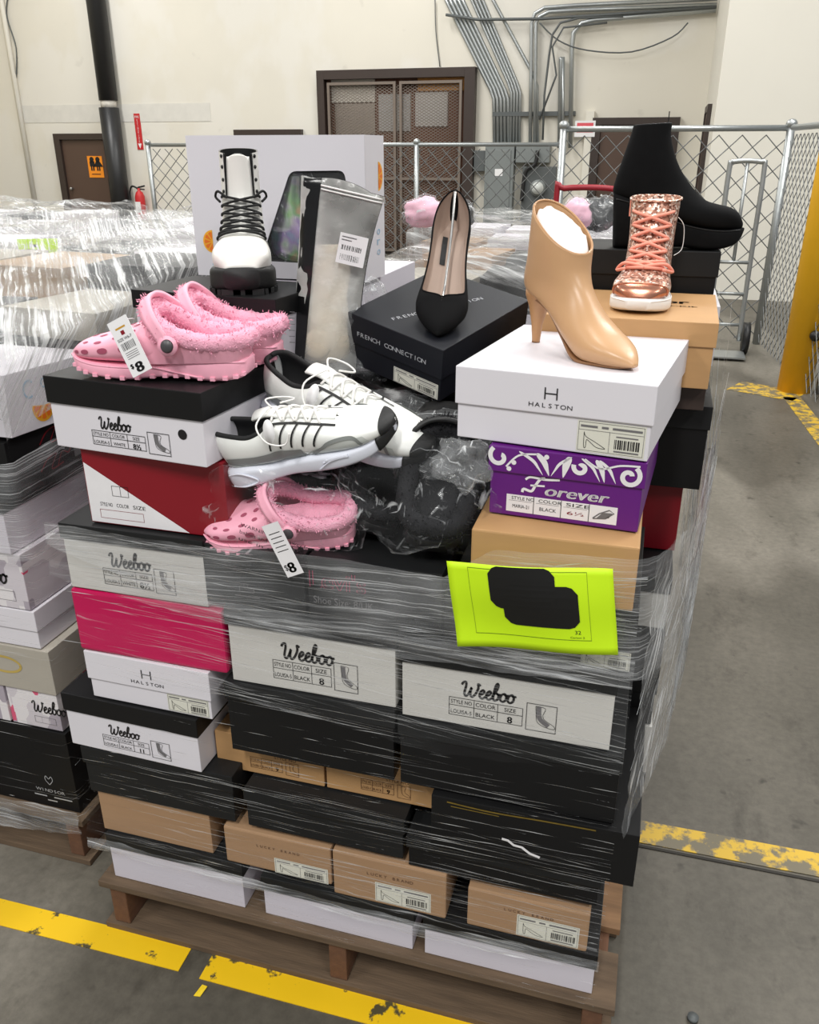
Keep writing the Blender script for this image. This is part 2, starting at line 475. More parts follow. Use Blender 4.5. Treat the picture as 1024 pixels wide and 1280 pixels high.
# the white block that stands out from the back wall on the right
XB = aty(905, 60, 10.6).x
w = MB(); w.box(XB, 8.0, 10.6, YW-0.001, 0, 7); struct(w.build('wall_right', M_wall2))
bt = MB(); bt.box(-12.0, XB, YW-0.02, YW-0.001, 0, 0.10); struct(bt.build('baseboard_back', mat('dark_base', (70, 64, 58), 0.7)))

# a faint band of older paint across the wall, as in the picture
tr = MB(); a, b_ = W(25, 132), W(262, 126)
tr.box(a.x, b_.x, YW-0.006, YW-0.001, a.z-0.28, a.z, 0); struct(tr.build('trim_1', mat('old_paint_band', (216, 213, 205), 0.8, var=0.12, nscale=6)))

M_brown = mat('brown_paint', (86, 66, 55), 0.45, var=0.06, nscale=6)
M_dbrown = mat('dark_brown_paint', (58, 47, 42), 0.45, var=0.06)
M_galv = mat('galvanised_steel', (172, 176, 176), 0.38, 0.75, var=0.1, nscale=30)
M_blackpipe = mat('black_paint_pipe', (34, 34, 35), 0.4, var=0.15, nscale=8)
M_grey = mat('grey_enamel', (126, 131, 130), 0.45, var=0.05)
M_dgrey = mat('dark_grey_enamel', (88, 92, 92), 0.5, var=0.05)
M_chrome = mat('brushed_metal', (180, 180, 178), 0.3, 0.9)
M_black = mat('ink_black', (18, 18, 19), 0.6)
M_white = mat('paper_white', (238, 237, 238), 0.6, var=0.02)
M_red = mat('sign_red', (196, 40, 44), 0.5)
M_orange = mat('sign_orange', (247, 148, 29), 0.5, var=0.03)

def door(n, px0, px1, ptop, label, knob=True):
    a, b2 = W(px0, ptop), W(px1, ptop)
    d = thing('door_%d' % n, label, 'door', ((a.x+b2.x)/2, YW-0.03, 0)); struct(d)
    hw = (b2.x-a.x)/2; h = (a.z+b2.z)/2; fw = 0.12
    f = MB(); f.box(-hw, -hw+fw, -0.07, 0.029, 0, h); f.box(hw-fw, hw, -0.07, 0.029, 0, h); f.box(-hw+fw, hw-fw, -0.07, 0.029, h-fw*0.8, h)
    f.build('door_frame', M_dbrown, d)
    p = MB(); p.box(-hw+fw+0.004, hw-fw-0.004, -0.02, 0.02, 0.01, h-fw*0.8-0.004, 0, 0.004); p.build('door_panel', M_brown, d)
    if knob:
        k = MB(); k.tube([(-hw+fw+0.1, -0.02, 0.95), (-hw+fw+0.1, -0.05, 0.95), (-hw+fw+0.1, -0.08, 0.95), (-hw+fw+0.1, -0.095, 0.95)], [0.018, 0.014, 0.03, 0.02], 12); k.build('door_knob', M_chrome, d)
    return d
door(1, 70, 150, 167, 'brown restroom door with an orange sign beside the tall black pipe')
door(2, 295, 379, 162, 'dark brown doorway behind the large white carton')
door(3, 742, 851, 147, 'brown door in the back wall behind the black wedge boot')
# door in the side of the white block, seen nearly edge on
d4 = thing('door_4', 'brown door seen edge-on in the side of the white wall block', 'door', (XB-0.02, 12.2, 0)); struct(d4)
q = MB(); q.box(-0.03, 0.019, -0.5, -0.42, 0, 2.1); q.box(-0.03, 0.019, 0.42, 0.5, 0, 2.1); q.box(-0.03, 0.019, -0.42, 0.42, 2.02, 2.1); q.build('door_frame', M_dbrown, d4)
q = MB(); q.box(-0.012, 0.018, -0.415, 0.415, 0.01, 2.015); q.build('door_panel', M_brown, d4)

# restroom sign
p0, p1 = W(111, 195), W(133, 222)
s = thing('restroom_sign', 'orange restroom sign with two figures on the brown door', 'sign', ((p0.x+p1.x)/2, YW-0.056, p1.z))
sw, sh = p1.x-p0.x, p0.z-p1.z
q = MB(); q.box(-sw/2, sw/2, -0.004, 0.004, 0, sh); q.build('sign_plate', M_orange, s)
k = Ink()
for cx in (0.3, 0.7):
    k.poly([(sw*cx+0.045*math.cos(t*0.6), sh*0.84+0.045*math.sin(t*0.6)) for t in range(10)])
    if cx < .5: k.rect(sw*cx-0.05, sh*0.52, sw*cx+0.05, sh*0.76)
    else: k.poly([(sw*cx-0.035, sh*0.76), (sw*cx-0.1, sh*0.5), (sw*cx+0.1, sh*0.5), (sw*cx+0.035, sh*0.76)])
    k.rect(sw*cx-0.035, sh*0.32, sw*cx-0.006, sh*0.53); k.rect(sw*cx+0.006, sh*0.32, sw*cx+0.035, sh*0.53)
k.rect(sw*0.2, sh*0.14, sw*0.8, sh*0.18)
k.build('sign_figures', M_black, s, (-sw/2, -0.004, 0), (1, 0, 0), (0, 0, 1), (0, -1, 0), 0.002)
# tall red fire extinguisher sign with an arrow
p0, p1 = W(166, 142), W(181, 187)
s = thing('extinguisher_sign', 'narrow red vertical extinguisher sign with a white arrow on the back wall', 'sign', ((p0.x+p1.x)/2, YW-0.006, p1.z))
sw, sh = 0.115, p0.z-p1.z
q = MB(); q.box(-sw/2, sw/2, -0.004, 0.004, 0, sh); q.build('sign_plate', M_red, s)
k = Ink(); k.poly([(sw*0.5, sh*0.03), (sw*0.8, sh*0.17), (sw*0.2, sh*0.17)])
for i, ch in enumerate('EXTINGUISHER'): k.text(ch, sw*0.5, sh*(0.80-0.055*i), sh*0.042, center=True)
k.text('FIRE', sw*0.5, sh*0.88, sh*0.06, sw*0.7, center=True)
k.build('sign_lettering', M_white, s, (-sw/2, -0.004, 0), (1, 0, 0), (0, 0, 1), (0, -1, 0), 0.002)
# fire extinguisher
p = W(180, 250)
e = thing('fire_extinguisher', 'red fire extinguisher with black hose on the wall beside the fence end', 'fire extinguisher', (p.x, YW-0.12, p.z-0.32))
q = MB(); q.rings([[Vector((r*math.cos(t*math.pi/8), r*math.sin(t*math.pi/8), z)) for t in range(16)] for r, z in ((0.07, 0), (0.085, 0.02), (0.085, 0.38), (0.06, 0.45), (0.025, 0.48), (0.025, 0.52))]); q.build('cylinder_body', M_red, e)
q = MB(); q.tube(catmull([(0, 0, 0.5), (-0.12, -0.02, 0.55), (-0.18, -0.02, 0.4), (-0.13, -0.03, 0.15)], 6), 0.016); q.build('hose', M_black, e)
q = MB(); q.tube([(-0.02, 0, 0.53), (0.12, 0, 0.56)], 0.014); q.tube([(-0.02, 0, 0.51), (0.11, 0, 0.5)], 0.012); q.build('handle', M_black, e)
q = MB(); q.box(-0.05, 0.05, -0.0865, -0.084, 0.12, 0.3); q.build('paper_label', M_white, e)

# tall black pipe
a, b2 = W(120, 0), W(148, 165)
e = thing('drain_pipe', 'tall black drain pipe running up the back wall beside the restroom door', 'pipe', (W(147, 165).x, YW-0.17, 0))
q = MB(); q.cyl((0, 0, 0), (0, 0, 2.25), 0.165, 20); q.build('lower_pipe', M_blackpipe, e)
q = MB(); q.cyl((0, 0.02, 2.36), (0, 0.02, 6.9), 0.155, 20); q.build('upper_pipe', M_blackpipe, e)
q = MB(); q.cyl((0, 0.01, 2.24), (0, 0.01, 2.37), 0.13, 20); q.build('taped_joint', mat('torn_white_tape', (205, 200, 190), 0.7, var=0.4, nscale=18), e)
# thin pipe with cables by the left corner
e = tag(MB().tube([(W(14, 60).x, YW-0.05, 0.3), (W(14, 60).x, YW-0.05, 6.5)], 0.045, 8).build('wall_conduit', M_wall), 'painted conduit running up the back wall near the left corner', 'pipe')
e = tag(MB().tube(catmull([tuple(W(15, -20)+Vector((0, -0.03, 0))), tuple(W(10, 17)+Vector((0, -0.04, 0))), tuple(W(22, 60)+Vector((0, -0.04, 0))), tuple(W(22, 100)+Vector((0, -0.04, 0)))], 6), 0.012, 5).build('hanging_cable', M_dgrey), 'thin loose cable hanging on the wall by the left corner', 'cable')

# caged opening
a, b2 = W(400, 91), W(597, 83)
g = thing('mesh_security_gate', 'brown steel frame with expanded metal mesh over a storage opening', 'gate', ((a.x+b2.x)/2, YW-0.05, 0))
hw = (b2.x-a.x)/2; h = a.z+0.02
q = MB(); q.box(-hw, -hw+0.12, -0.12, 0.049, 0, h, 0, 0.004); q.box(hw-0.16, hw, -0.12, 0.049, 0, h, 0, 0.004); q.box(-hw+0.12, hw-0.16, -0.12, 0.049, h-0.13, h, 0, 0.004); q.build('outer_frame', M_dbrown, g)
q = MB()
for x0, x1 in ((-hw+0.16, 0.02), (0.08, hw-0.2)):
    for xx in (x0, x1-0.04): q.box(xx, xx+0.04, -0.09, -0.05, 0.05, h-0.17)
    for zz in (h-0.21, 1.15, 0.05): q.box(x0+0.04, x1-0.04, -0.09, -0.05, zz, zz+0.04)
q.build('inner_frame', mat('grey_brown_steel', (128, 116, 106), 0.45, 0.3), g)
q = MB()
zt = h-0.21; zb = 0.06; Wd = 2*hw-0.36
pit = 0.075
n = int((Wd+(zt-zb)*1.8)/pit)
for i in range(n):
    for sgn in (1, -1):
        u0 = i*pit-(zt-zb)*1.8; pts = []
        ua, ub = max(u0, 0), min(u0+(zt-zb)*1.8, Wd)
        if ub-ua < 0.03: continue
        za, zb2 = zb+(ua-u0)/1.8, zb+(ub-u0)/1.8
        if sgn < 0: ua, ub = Wd-ua, Wd-ub
        q.tube([(-hw+0.16+ua, -0.045, za), (-hw+0.16+ub, -0.045, zb2)], 0.0045, 4)
q.build('expanded_mesh', mat('mesh_steel', (138, 128, 118), 0.5, 0.3), g)
q = MB(); q.box(-hw+0.12, hw-0.16, 0.035, 0.048, 0, h-0.13); q.build('dark_backing', mat('reddish_brown_board', (104, 66, 48), 0.7, var=0.25, nscale=3), g)
# stored things behind the mesh
for (x0, y0, x1, y1, c, lb, ct, nm) in ((415, 100, 470, 128, (206, 200, 190), 'pale cabinet behind the mesh at the left', 'cabinet', 'storage_cabinet'), (474, 118, 514, 164, (176, 174, 172), 'grey metal box behind the mesh', 'box', 'metal_box'), (520, 116, 560, 158, (190, 186, 182), 'pale grey metal box behind the mesh at the right', 'box', 'metal_box'),
                                     (523, 95, 590, 113, (200, 140, 70), 'orange-brown wooden shelf board behind the mesh', 'shelf', 'shelf_board'), (420, 130, 470, 168, (160, 150, 140), 'grey-brown carton behind the mesh at the left', 'carton', 'storage_carton')):
    a, b2 = W(x0, y0), W(x1, y1)
    q = MB(); q.box(a.x, b2.x, YW-0.045, YW-0.02, b2.z, a.z, 0, 0.006)
    tag(q.build(nm, mat('stored_%d_%d' % (x0, y0), c, 0.6, var=0.12, nscale=4)), lb, ct)

# conduits: bundles sloping down from the upper left, then vertical
def conduit(pts, r, label, grp='grey conduits on the back wall', m=None, nm='electrical_conduit', y=0.05):
    P = [W(*p)+Vector((0, -y, 0)) for p in pts]
    P = [(min(p.x, XB-.03), p.y, p.z) for p in P]
    o = MB().tube(P, r, 8).build(nm, m or M_galv); tag(o, label, 'pipe' if nm == 'electrical_conduit' else 'cable', grp); return o
for i in range(5):
    x = i*5.2
    conduit([(553+x, -12), (562+x, 8), (614+x*0.85, 112), (618+x*0.85, 124), (619+x*0.85, 185)], 0.026, ['first', 'second', 'third', 'fourth', 'fifth'][i]+' of the sloping grey conduits from the left beside the mesh gate', y=0.05)
for i in range(4):
    x = i*4.6
    conduit([(585+x, -12), (591+x, 2), (636+x*0.8, 104), (640+x*0.8, 116), (639+x*0.8, 185)], 0.022, ['first', 'second', 'third', 'fourth'][i]+' from the left of the sloping conduits nearest the middle', y=0.05)
conduit([(611, -12), (620, 6), (668, 95), (672, 108), (673, 185)], 0.026, 'single sloping conduit crossing behind the vertical pair', y=0.06)
for i in range(2):
    x = i*5.5
    conduit([(664+x, 185), (665+x, 100), (666+x, 30), (670+x, 18+i*4), (682+x, 11+i*5), (720, 8+i*6), (908, -1+i*8)], 0.028, ['outer', 'inner'][i]+' of the paired conduits that bend right along the wall top', y=0.10)
conduit([(714, 185), (716, 60), (718, 42), (728, 30), (745, 26), (908, 13)], 0.034, 'thick conduit that bends right nearest the brown door', y=0.10)
conduit([(700, 185), (702, 75), (702, 72)], 0.03, 'short vertical conduit stub with a cap', y=0.08)
conduit([(704.5, 185), (705, 72)], 0.024, 'thin vertical conduit beside the capped stub', y=0.08)
conduit([(680, 175), (682, 120), (688, 70), (692, 45), (702, 30), (725, 24), (780, 22)], 0.016, 'thin dark cable looping up the wall between the conduits', 'loose cables on the back wall', M_dgrey, 'loose_cable', y=0.13)
conduit([(676, 150), (697, 95), (692, 60), (706, 36), (760, 30)], 0.014, 'thin dark cable crossing behind the capped conduit', 'loose cables on the back wall', M_dgrey, 'loose_cable', y=0.14)
conduit([(560, 20), (600, 26), (680, 25), (760, 20), (906, 10)], 0.02, 'level dark cable crossing the top of the sloping conduits', 'loose cables on the back wall', M_dgrey, 'loose_cable', y=0.13)
conduit(catmull([(676, 30), (700, 52), (735, 64), (790, 66), (840, 48), (860, 30)], 4), 0.01, 'slack thin cable drooping below the upper conduits', 'loose cables on the back wall', M_dgrey, 'loose_cable', y=0.13)
conduit(catmull([(545, 0), (546, 40), (551, 84)], 4), 0.008, 'thin cable hanging straight down above the mesh gate', 'loose cables on the back wall', M_dgrey, 'loose_cable', y=0.05)
a, b2 = W(617, 143), W(720, 141)
tag(MB().box(a.x, b2.x, YW-0.08, YW-0.001, a.z-0.03, a.z+0.03).build('strut_channel', M_dgrey), 'horizontal strut channel holding the vertical conduits', 'bracket')
# panels
def panel(nm, x0, y0, x1, h_, label, cat, m, dep=0.2):
    a, b2 = W(x0, y0), W(x1, y0)
    e = thing(nm, label, cat, ((a.x+b2.x)/2, YW, a.z-h_)); hw = (b2.x-a.x)/2
    MB().box(-hw, hw, -dep, -0.001, 0, h_, 0, 0.01).build('enclosure', m, e)
    return e, hw
e, hw = panel('breaker_box', 610, 182, 646, 1.15, 'tall grey electrical panel with a door behind the chain link fence', 'electrical panel', M_grey)
MB().box(-hw+0.05, hw-0.05, -0.215, -0.201, 0.06, 1.09, 0, 0.004).build('panel_door', M_grey, e)
MB().box(-0.06, 0.06, -0.218, -0.216, 0.72, 0.82).build('paper_label', M_white, e)
e, hw = panel('wire_trough', 648, 182, 690, 0.24, 'horizontal grey wire trough above the round meter', 'electrical box', M_grey)
e, hw = panel('electric_meter', 656, 208, 698, 0.8, 'grey meter cabinet with a round glass meter', 'electric meter', M_dgrey)
MB().tube([(0, -0.201, 0.5), (0, -0.27, 0.5)], 0.12, 20).build('meter_ring', M_grey, e)
MB().tube([(0, -0.271, 0.5), (0, -0.30, 0.5)], 0.09, 20).build('meter_glass', mat('meter_face', (205, 208, 204), 0.15), e)
e, hw = panel('junction_box', 595, 188, 609, 0.3, 'small dark junction box left of the tall grey panel', 'electrical box', M_dgrey, 0.14)
e = tag(MB().tube(catmull([tuple(W(675, 188)+Vector((0, -0.25, 0))), tuple(W(672, 205)+Vector((0, -0.26, 0))), tuple(W(660, 215)+Vector((0, -0.24, 0))), tuple(W(655, 250)+Vector((0, -0.24, 0)))], 6), 0.03, 8).build('meter_cable', M_blackpipe), 'thick black cable curving down beside the round meter', 'cable')
# small red notice and white post by the third door
a = W(720, 153)
s = thing('wall_notice', 'small red and white notice on the wall left of the brown door', 'sign', (a.x, YW-0.1, a.z-0.2))
MB().box(0, 0.3, -0.006, 0, 0, 0.22).build('notice_board', M_white, s)
k = Ink(); k.rect(0.03, 0.06, 0.27, 0.19); k.build('red_print', mat('notice_pink', (226, 92, 104), 0.6), s, (0, -0.006, 0), (1, 0, 0), (0, 0, 1), (0, -1, 0), 0.002)
a = W(738, 150)
tag(MB().box(a.x-0.06, a.x+0.06, YW-0.09, YW-0.001, 0, a.z+0.12).build('white_post', M_wall2), 'white boxed post on the wall left of the brown door', 'post')

# ---------------- chain link fences
M_wire = mat('fence_wire', (118, 120, 120), 0.45, 0.4)
def fence(p0, p1, h, label, posts, pitch=0.13, wr=0.006, last=True):
    p0, p1 = Vector((p0[0], p0[1], 0)), Vector((p1[0], p1[1], 0)); d = p1-p0; Ln = d.length; d /= Ln
    f = thing('chain_link_fence', label, 'fence', p0, (0, 0, math.atan2(d.y, d.x)))
    for t in posts:
        q = MB(); q.cyl((t*Ln, 0, 0), (t*Ln, 0, h+0.02), 0.033, 12); q.ell((t*Ln, 0, h+0.03), (0.045, 0.045, 0.04)); q.build('fence_post', M_galv, f)
    q = MB(); q.cyl((0, 0, h), (Ln, 0, h), 0.024, 10); q.build('top_rail', M_galv, f)
    q = MB(); H = h-0.05; z0 = 0.04; hh = H-z0
    k = -int(hh/pitch)-1
    u0 = -hh
    while u0 < Ln:
        ua, ub = max(u0, 0), min(u0+hh, Ln)
        if ub-ua > 0.02:
            za, zb = z0+ua-u0, z0+ub-u0
            q.tube([(ua, 0.006, za), (ub, 0.006, zb)], wr, 4, cap=False)
            q.tube([(Ln-ua, -0.006, za), (Ln-ub, -0.006, zb)], wr, 4, cap=False)
        u0 += pitch*1.414
    q.build('wire_mesh', M_wire, f)
    return f
c0 = atz(945, 430, 0)
fence((-6.83, 11.0), (-1.243, 11.0), 1.655, 'far chain link fence in front of the grey electrical panels', (0.0, (6.83-3.04)/(6.83-1.243), 1.0), wr=0.0055)
fence((-0.905, c0.y), (c0.x, c0.y), 1.76, 'chain link fence in front of the brown door and the white wall', (0.0, 1.0), wr=0.0042)
e1 = atz(1024, 515, 0); dv = Vector((e1.x-c0.x, e1.y-c0.y, 0)).normalized()
fence((c0.x+dv.x*0.08, c0.y+dv.y*0.08), (c0.x+dv.x*4.6, c0.y+dv.y*4.6), 1.76, 'chain link fence coming forward behind the yellow bollard', (0.55, 1.0), pitch=0.085, wr=0.0034)

# yellow bollard and its post
bp = atz(993, 487, 0)
e = thing('bollard', 'tall yellow bollard with chipped black scratches at the right edge', 'bollard', (bp.x-0.005, bp.y-0.02, 0))
def chipped(name, c1, c2, lo, hi, scale, st=(1, 1, 1), rough=0.5):
    m = mat(name, c1, rough, var=0.08, nscale=7)
    nt = m.node_tree; N = nt.nodes; L = nt.links; b = N['Principled BSDF']; old = b.inputs['Base Color'].links[0].from_socket
    tc = N.new('ShaderNodeTexCoord'); mp = N.new('ShaderNodeMapping'); mp.inputs['Scale'].default_value = st; L.new(tc.outputs['Object'], mp.inputs[0])
    n = N.new('ShaderNodeTexNoise'); n.inputs['Scale'].default_value = scale; n.inputs['Detail'].default_value = 6; n.inputs['Roughness'].default_value = 0.65; L.new(mp.outputs[0], n.inputs['Vector'])
    r = N.new('ShaderNodeMapRange'); r.inputs[1].default_value = lo; r.inputs[2].default_value = hi; L.new(n.outputs['Fac'], r.inputs[0])
    x = N.new('ShaderNodeMix'); x.data_type = 'RGBA'; x.inputs[7].default_value = rgb(c2); L.new(r.outputs[0], x.inputs[0]); L.new(old, x.inputs[6]); L.new(x.outputs[2], b.inputs['Base Color'])
    return m
M_boll = chipped('bollard_yellow', (236, 178, 26), (40, 34, 28), 0.665, 0.69, 7, (1, 1, 0.45))
q = MB(); q.rings([[Vector((r*math.cos(t*math.pi/12), r*math.sin(t*math.pi/12), z)) for t in range(24)] for r, z in ((0.115, 0), (0.115, 1.66), (0.1, 1.72), (0.06, 1.76))]); q.build('bollard_post', M_boll, e)
q = MB(); q.tube([(0.05, -0.1, 0.42), (0.05, -0.15, 0.42)], 0.035, 10); q.build('bolt', M_blackpipe, e)
pp = atz(1008, 490, 0)
tag(MB().cyl((pp.x+0.085, pp.y-0.03, 0), (pp.x+0.085, pp.y-0.03, 1.76), 0.034, 12).build('steel_post', M_galv), 'galvanised steel post standing just right of the yellow bollard', 'post')

# silver hand truck behind the fence corner
ht = aty(911, 430, 7.5)
e = thing('hand_truck', 'silver upright hand truck standing by the chain link fence', 'hand truck', (ht.x-0.05, 7.55, 0))
q = MB()
q.tube(catmull([(-0.13, 0, 0.12), (-0.13, 0.05, 0.8), (-0.13, 0.08, 1.45), (-0.10, 0.08, 1.51), (0.10, 0.08, 1.51), (0.13, 0.08, 1.45), (0.13, 0.05, 0.8), (0.13, 0, 0.12)], 5), 0.02, 8)
q.build('tube_frame', M_galv, e)
q = MB(); q.tube([(0, 0.08, 1.5), (0, 0.05, 0.75)], 0.014, 8)
q.build('centre_bar', M_galv, e)
for z in (0.75, 0.5, 0.25):
    q = MB(); q.tube([(-0.13, 0.05*z/0.8, z), (0.13, 0.05*z/0.8, z)], 0.014, 8); q.build('cross_bar', M_galv, e)
q = MB(); q.box(-0.18, 0.18, -0.26, 0.02, 0.02, 0.032); q.build('toe_plate', M_galv, e)
for sx in (-0.19, 0.19):
    q = MB(); q.tube([(sx-0.025, 0.1, 0.13), (sx+0.025, 0.1, 0.13)], 0.13, 20); q.build('wheel', M_blackpipe, e)
# red hand truck handle behind the far pallets
rp = aty(736, 236, 6.4)
e = tag(MB().tube(catmull([(rp.x-0.22, 6.4, 0.05), (rp.x-0.22, 6.4, rp.z-0.07), (rp.x-0.17, 6.4, rp.z), (rp.x+0.17, 6.4, rp.z), (rp.x+0.22, 6.4, rp.z-0.07), (rp.x+0.22, 6.4, 0.05)], 5), 0.02, 8).build('cart_handle', mat('cart_red', (150, 24, 40), .4)), 'red tubular cart handle standing in front of the fence', 'cart handle')

# ---------------- floor marking
M_line = chipped('yellow_floor_paint', (243, 197, 20), (84, 76, 50), 0.58, 0.62, 14, (1, 1, 1))
M_line2 = chipped('worn_yellow_paint', (206, 168, 40), (108, 100, 80), 0.45, 0.54, 16, (1, 1, 1))
def linestrip(n, a, b2, wd, m):
    a = Vector((a[0], a[1], 0)); b2 = Vector((b2[0], b2[1], 0)); d = (b2-a).normalized(); nn = Vector((-d.y, d.x, 0))*wd/2
    q = MB(); vs = [a-nn, b2-nn, b2+nn, a+nn]
    q.add([v+Vector((0, 0, z)) for z in (0.0005, 0.0025) for v in vs], [(3, 2, 1, 0), (4, 5, 6, 7), (0, 1, 5, 4), (1, 2, 6, 5), (2, 3, 7, 6), (3, 0, 4, 7)])
    return struct(q.build('trim_%d' % n, m))
linestrip(2, atz(-60, 1125, 0), atz(232, 1199, 0), 0.062, M_line)
linestrip(3, atz(258, 1208, 0), atz(700, 1325, 0), 0.062, M_line)
linestrip(4, atz(770, 1034, 0), atz(1300, 1134, 0), 0.078, M_line2)
linestrip(7, atz(770, 1052, 0), atz(1300, 1156, 0), 0.008, mat('dark_floor_joint', (48, 45, 40), .8))
linestrip(5, atz(918, 482, 0), atz(1000, 496, 0), 0.30, M_line2)
linestrip(6, atz(990, 497, 0), atz(1070, 600, 0), 0.12, M_line2)
cp = atz(250, 1240, 0)
tag(MB().add([(cp.x-.008, cp.y-.012, .0015), (cp.x+.006, cp.y-.01, .0015), (cp.x+.011, cp.y+.012, .006), (cp.x-.002, cp.y+.014, .004), (cp.x-.008, cp.y-.012, .0005), (cp.x+.006, cp.y-.01, .0005), (cp.x+.011, cp.y+.012, .004), (cp.x-.002, cp.y+.014, .002)],
         [(0, 1, 2, 3), (7, 6, 5, 4), (0, 4, 5, 1), (1, 5, 6, 2), (2, 6, 7, 3), (3, 7, 4, 0)]).build('paint_chip', mat('chip_yellow', (240, 205, 30), 0.5)), 'small loose yellow paint chip on the floor below the yellow line', 'paint chip')
cp = atz(866, 1274, 0)
tag(MB().tube([(cp.x, cp.y, 0.001), (cp.x, cp.y, 0.008)], 0.011, 12).build('floor_bolt', M_dgrey), 'small steel bolt on the floor at the lower right', 'bolt')
# ------------------------------------------------------------------ pallets and shoe boxes
M_wood = mat('pallet_wood', (136, 104, 74), 0.8, var=0.55, nscale=6, stretch=(1, 9, 9), bump=0.4, bscale=30)
M_wood2 = mat('old_pallet_wood', (100, 82, 64), 0.85, var=0.6, nscale=6, stretch=(1, 9, 9), bump=0.5, bscale=30)
M_woods = mat('pallet_stringer_wood', (104, 72, 52), 0.85, var=0.3, nscale=7, stretch=(9, 1, 9), bump=0.4, bscale=30)
def pallet(x0, x1, y0, y1, label, group=None, top=0.14):
    e = thing('wooden_pallet', label, 'pallet', ((x0+x1)/2, (y0+y1)/2, 0), group=group)
    hw, hd = (x1-x0)/2, (y1-y0)/2
    for i, x in enumerate((-hw+0.02, -0.019, hw-0.058)):
        q = MB(); q.box(x, x+0.038, -hd+0.008, hd-0.008, 0.018, top-0.018, 0, 0.003); q.build('stringer', M_woods, e)
    n = 7; bw = 0.125; st = (2*hd-bw)/(n-1)
    for i in range(n):
        y = -hd+i*st; q = MB(); q.box(-hw, hw, y, y+bw, top-0.0175, top-0.0005, 0, 0.002); q.build('deck_board', M_wood if i % 3 else M_wood2, e)
    for i in range(5):
        y = -hd+i*(2*hd-0.09)/4; q = MB(); q.box(-hw, hw, y, y+0.09, 0.001, 0.0175, 0, 0.002); q.build('bottom_board', M_wood2, e)
    return e
PAL = pallet(-1.025, 0.075, 1.122, 2.34, 'wooden pallet under the big wrapped stack of shoe boxes in front')

C_white = mat('carton_white', (226, 223, 229), 0.45, var=0.02, nscale=5)
C_lilac = mat('carton_lilac_white', (214, 209, 218), 0.5, var=0.03, nscale=4)
C_grey = mat('carton_warm_white', (205, 203, 198), 0.5, var=0.03, nscale=4)
C_black = mat('carton_black', (20, 20, 21), 0.5, var=0.15, spec=.28, nscale=9, bump=0.05, bscale=300)
C_dark = mat('carton_charcoal', (28, 29, 30), 0.5, var=0.15, spec=.3, nscale=9)
C_navy = mat('carton_midnight', (19, 21, 28), 0.5, spec=.3, var=0.1, nscale=9)
C_kraft = mat('carton_kraft', (190, 148, 100), 0.6, var=0.08, nscale=14, stretch=(1, 1, 6), bump=0.06, bscale=160)
C_kraft2 = mat('carton_brown_kraft', (168, 134, 102), 0.6, var=0.08, nscale=14, stretch=(1, 1, 6))
C_magenta = mat('carton_magenta', (196, 12, 84), 0.42, var=0.05, nscale=5)
C_red = mat('carton_dark_red', (134, 14, 30), 0.4, var=0.04)
C_purple = mat('carton_purple', (98, 24, 122), 0.38, var=0.08, nscale=10)
C_beige = mat('carton_beige_grey', (178, 172, 160), 0.5, var=0.05)
I_black = mat('print_black', (22, 20, 22), 0.5)
I_grey = mat('print_grey', (112, 110, 112), 0.5)
I_white = mat('print_white', (236, 234, 236), 0.5)
I_label = mat('label_paper', (222, 221, 208), 0.55, var=0.03)
I_silver = mat('print_silver', (200, 202, 206), 0.35, 0.3)
I_pink = mat('print_pink_red', (190, 52, 96), 0.5)
I_kbr = mat('print_dark_brown', (86, 58, 40), 0.6)
INKS = [I_black, I_grey, I_white, I_label, I_silver, I_pink, I_kbr, C_red]
BOXES = {}
def shoe_box(key, xl, xr, yf, dep, z0, z1, lid, body, lidm, label, pr=None, yaw=0.0, rot=None, loc=None, ov=0.0035, group=None, nm='shoe_box', bev=0.0016, cat='shoe box'):
    w = xr-xl; h = z1-z0
    e = thing(nm, label, cat, loc or ((xl+xr)/2, yf+dep/2, z0), rot or (0, 0, math.radians(yaw)), group)
    if lid:
        q = MB(); q.box(-w/2+ov, w/2-ov, -dep/2+ov, dep/2-ov, 0, h-0.004, 0, bev); q.build('box_body', body, e)
        q = MB(); q.box(-w/2, w/2, -dep/2, dep/2, h-lid, h, 0, bev); q.build('box_lid', lidm, e)
    else:
        q = MB(); q.box(-w/2, w/2, -dep/2, dep/2, 0, h, 0, bev); q.build('box_body', body, e)
    if pr: pr(e, w, h, dep, lid, ov)
    BOXES[key] = e
    return e
def front(ink, name, e, w, dep, ov, lidface=False):
    return ink.build(name, INKS, e, (-w/2, -dep/2 + (0 if lidface else ov), 0), (1, 0, 0), (0, 0, 1), (0, -1, 0))
BOOT = [(.30, .92), (.62, .88), (.55, .62), (.62, .45), (.92, .28), (.93, .16), (.62, .20), (.38, .34), (.33, .6)]
HEEL = [(.12, .92), (.2, .7), (.5, .5), (.88, .22), (.9, .16), (.6, .2), (.3, .5), (.22, .52), (.2, .14), (.14, .14), (.12, .55), (.12, .92)]
def boot_icon(k, u0, v0, u1, v1, P=BOOT, lw=0.0008, filled=False, mi=0):
    pts = [(u0+(u1-u0)*a, v0+(v1-v0)*b) for a, b in smooth2(P+[P[0]], 3)]
    if filled: k.line([(u0+(u1-u0)*a, v0+(v1-v0)*b) for a, b in smooth2([(.4, .9), (.42, .6), (.5, .42), (.75, .25)], 3)], (u1-u0)*0.16, 1)
    k.line(pts, lw, mi)
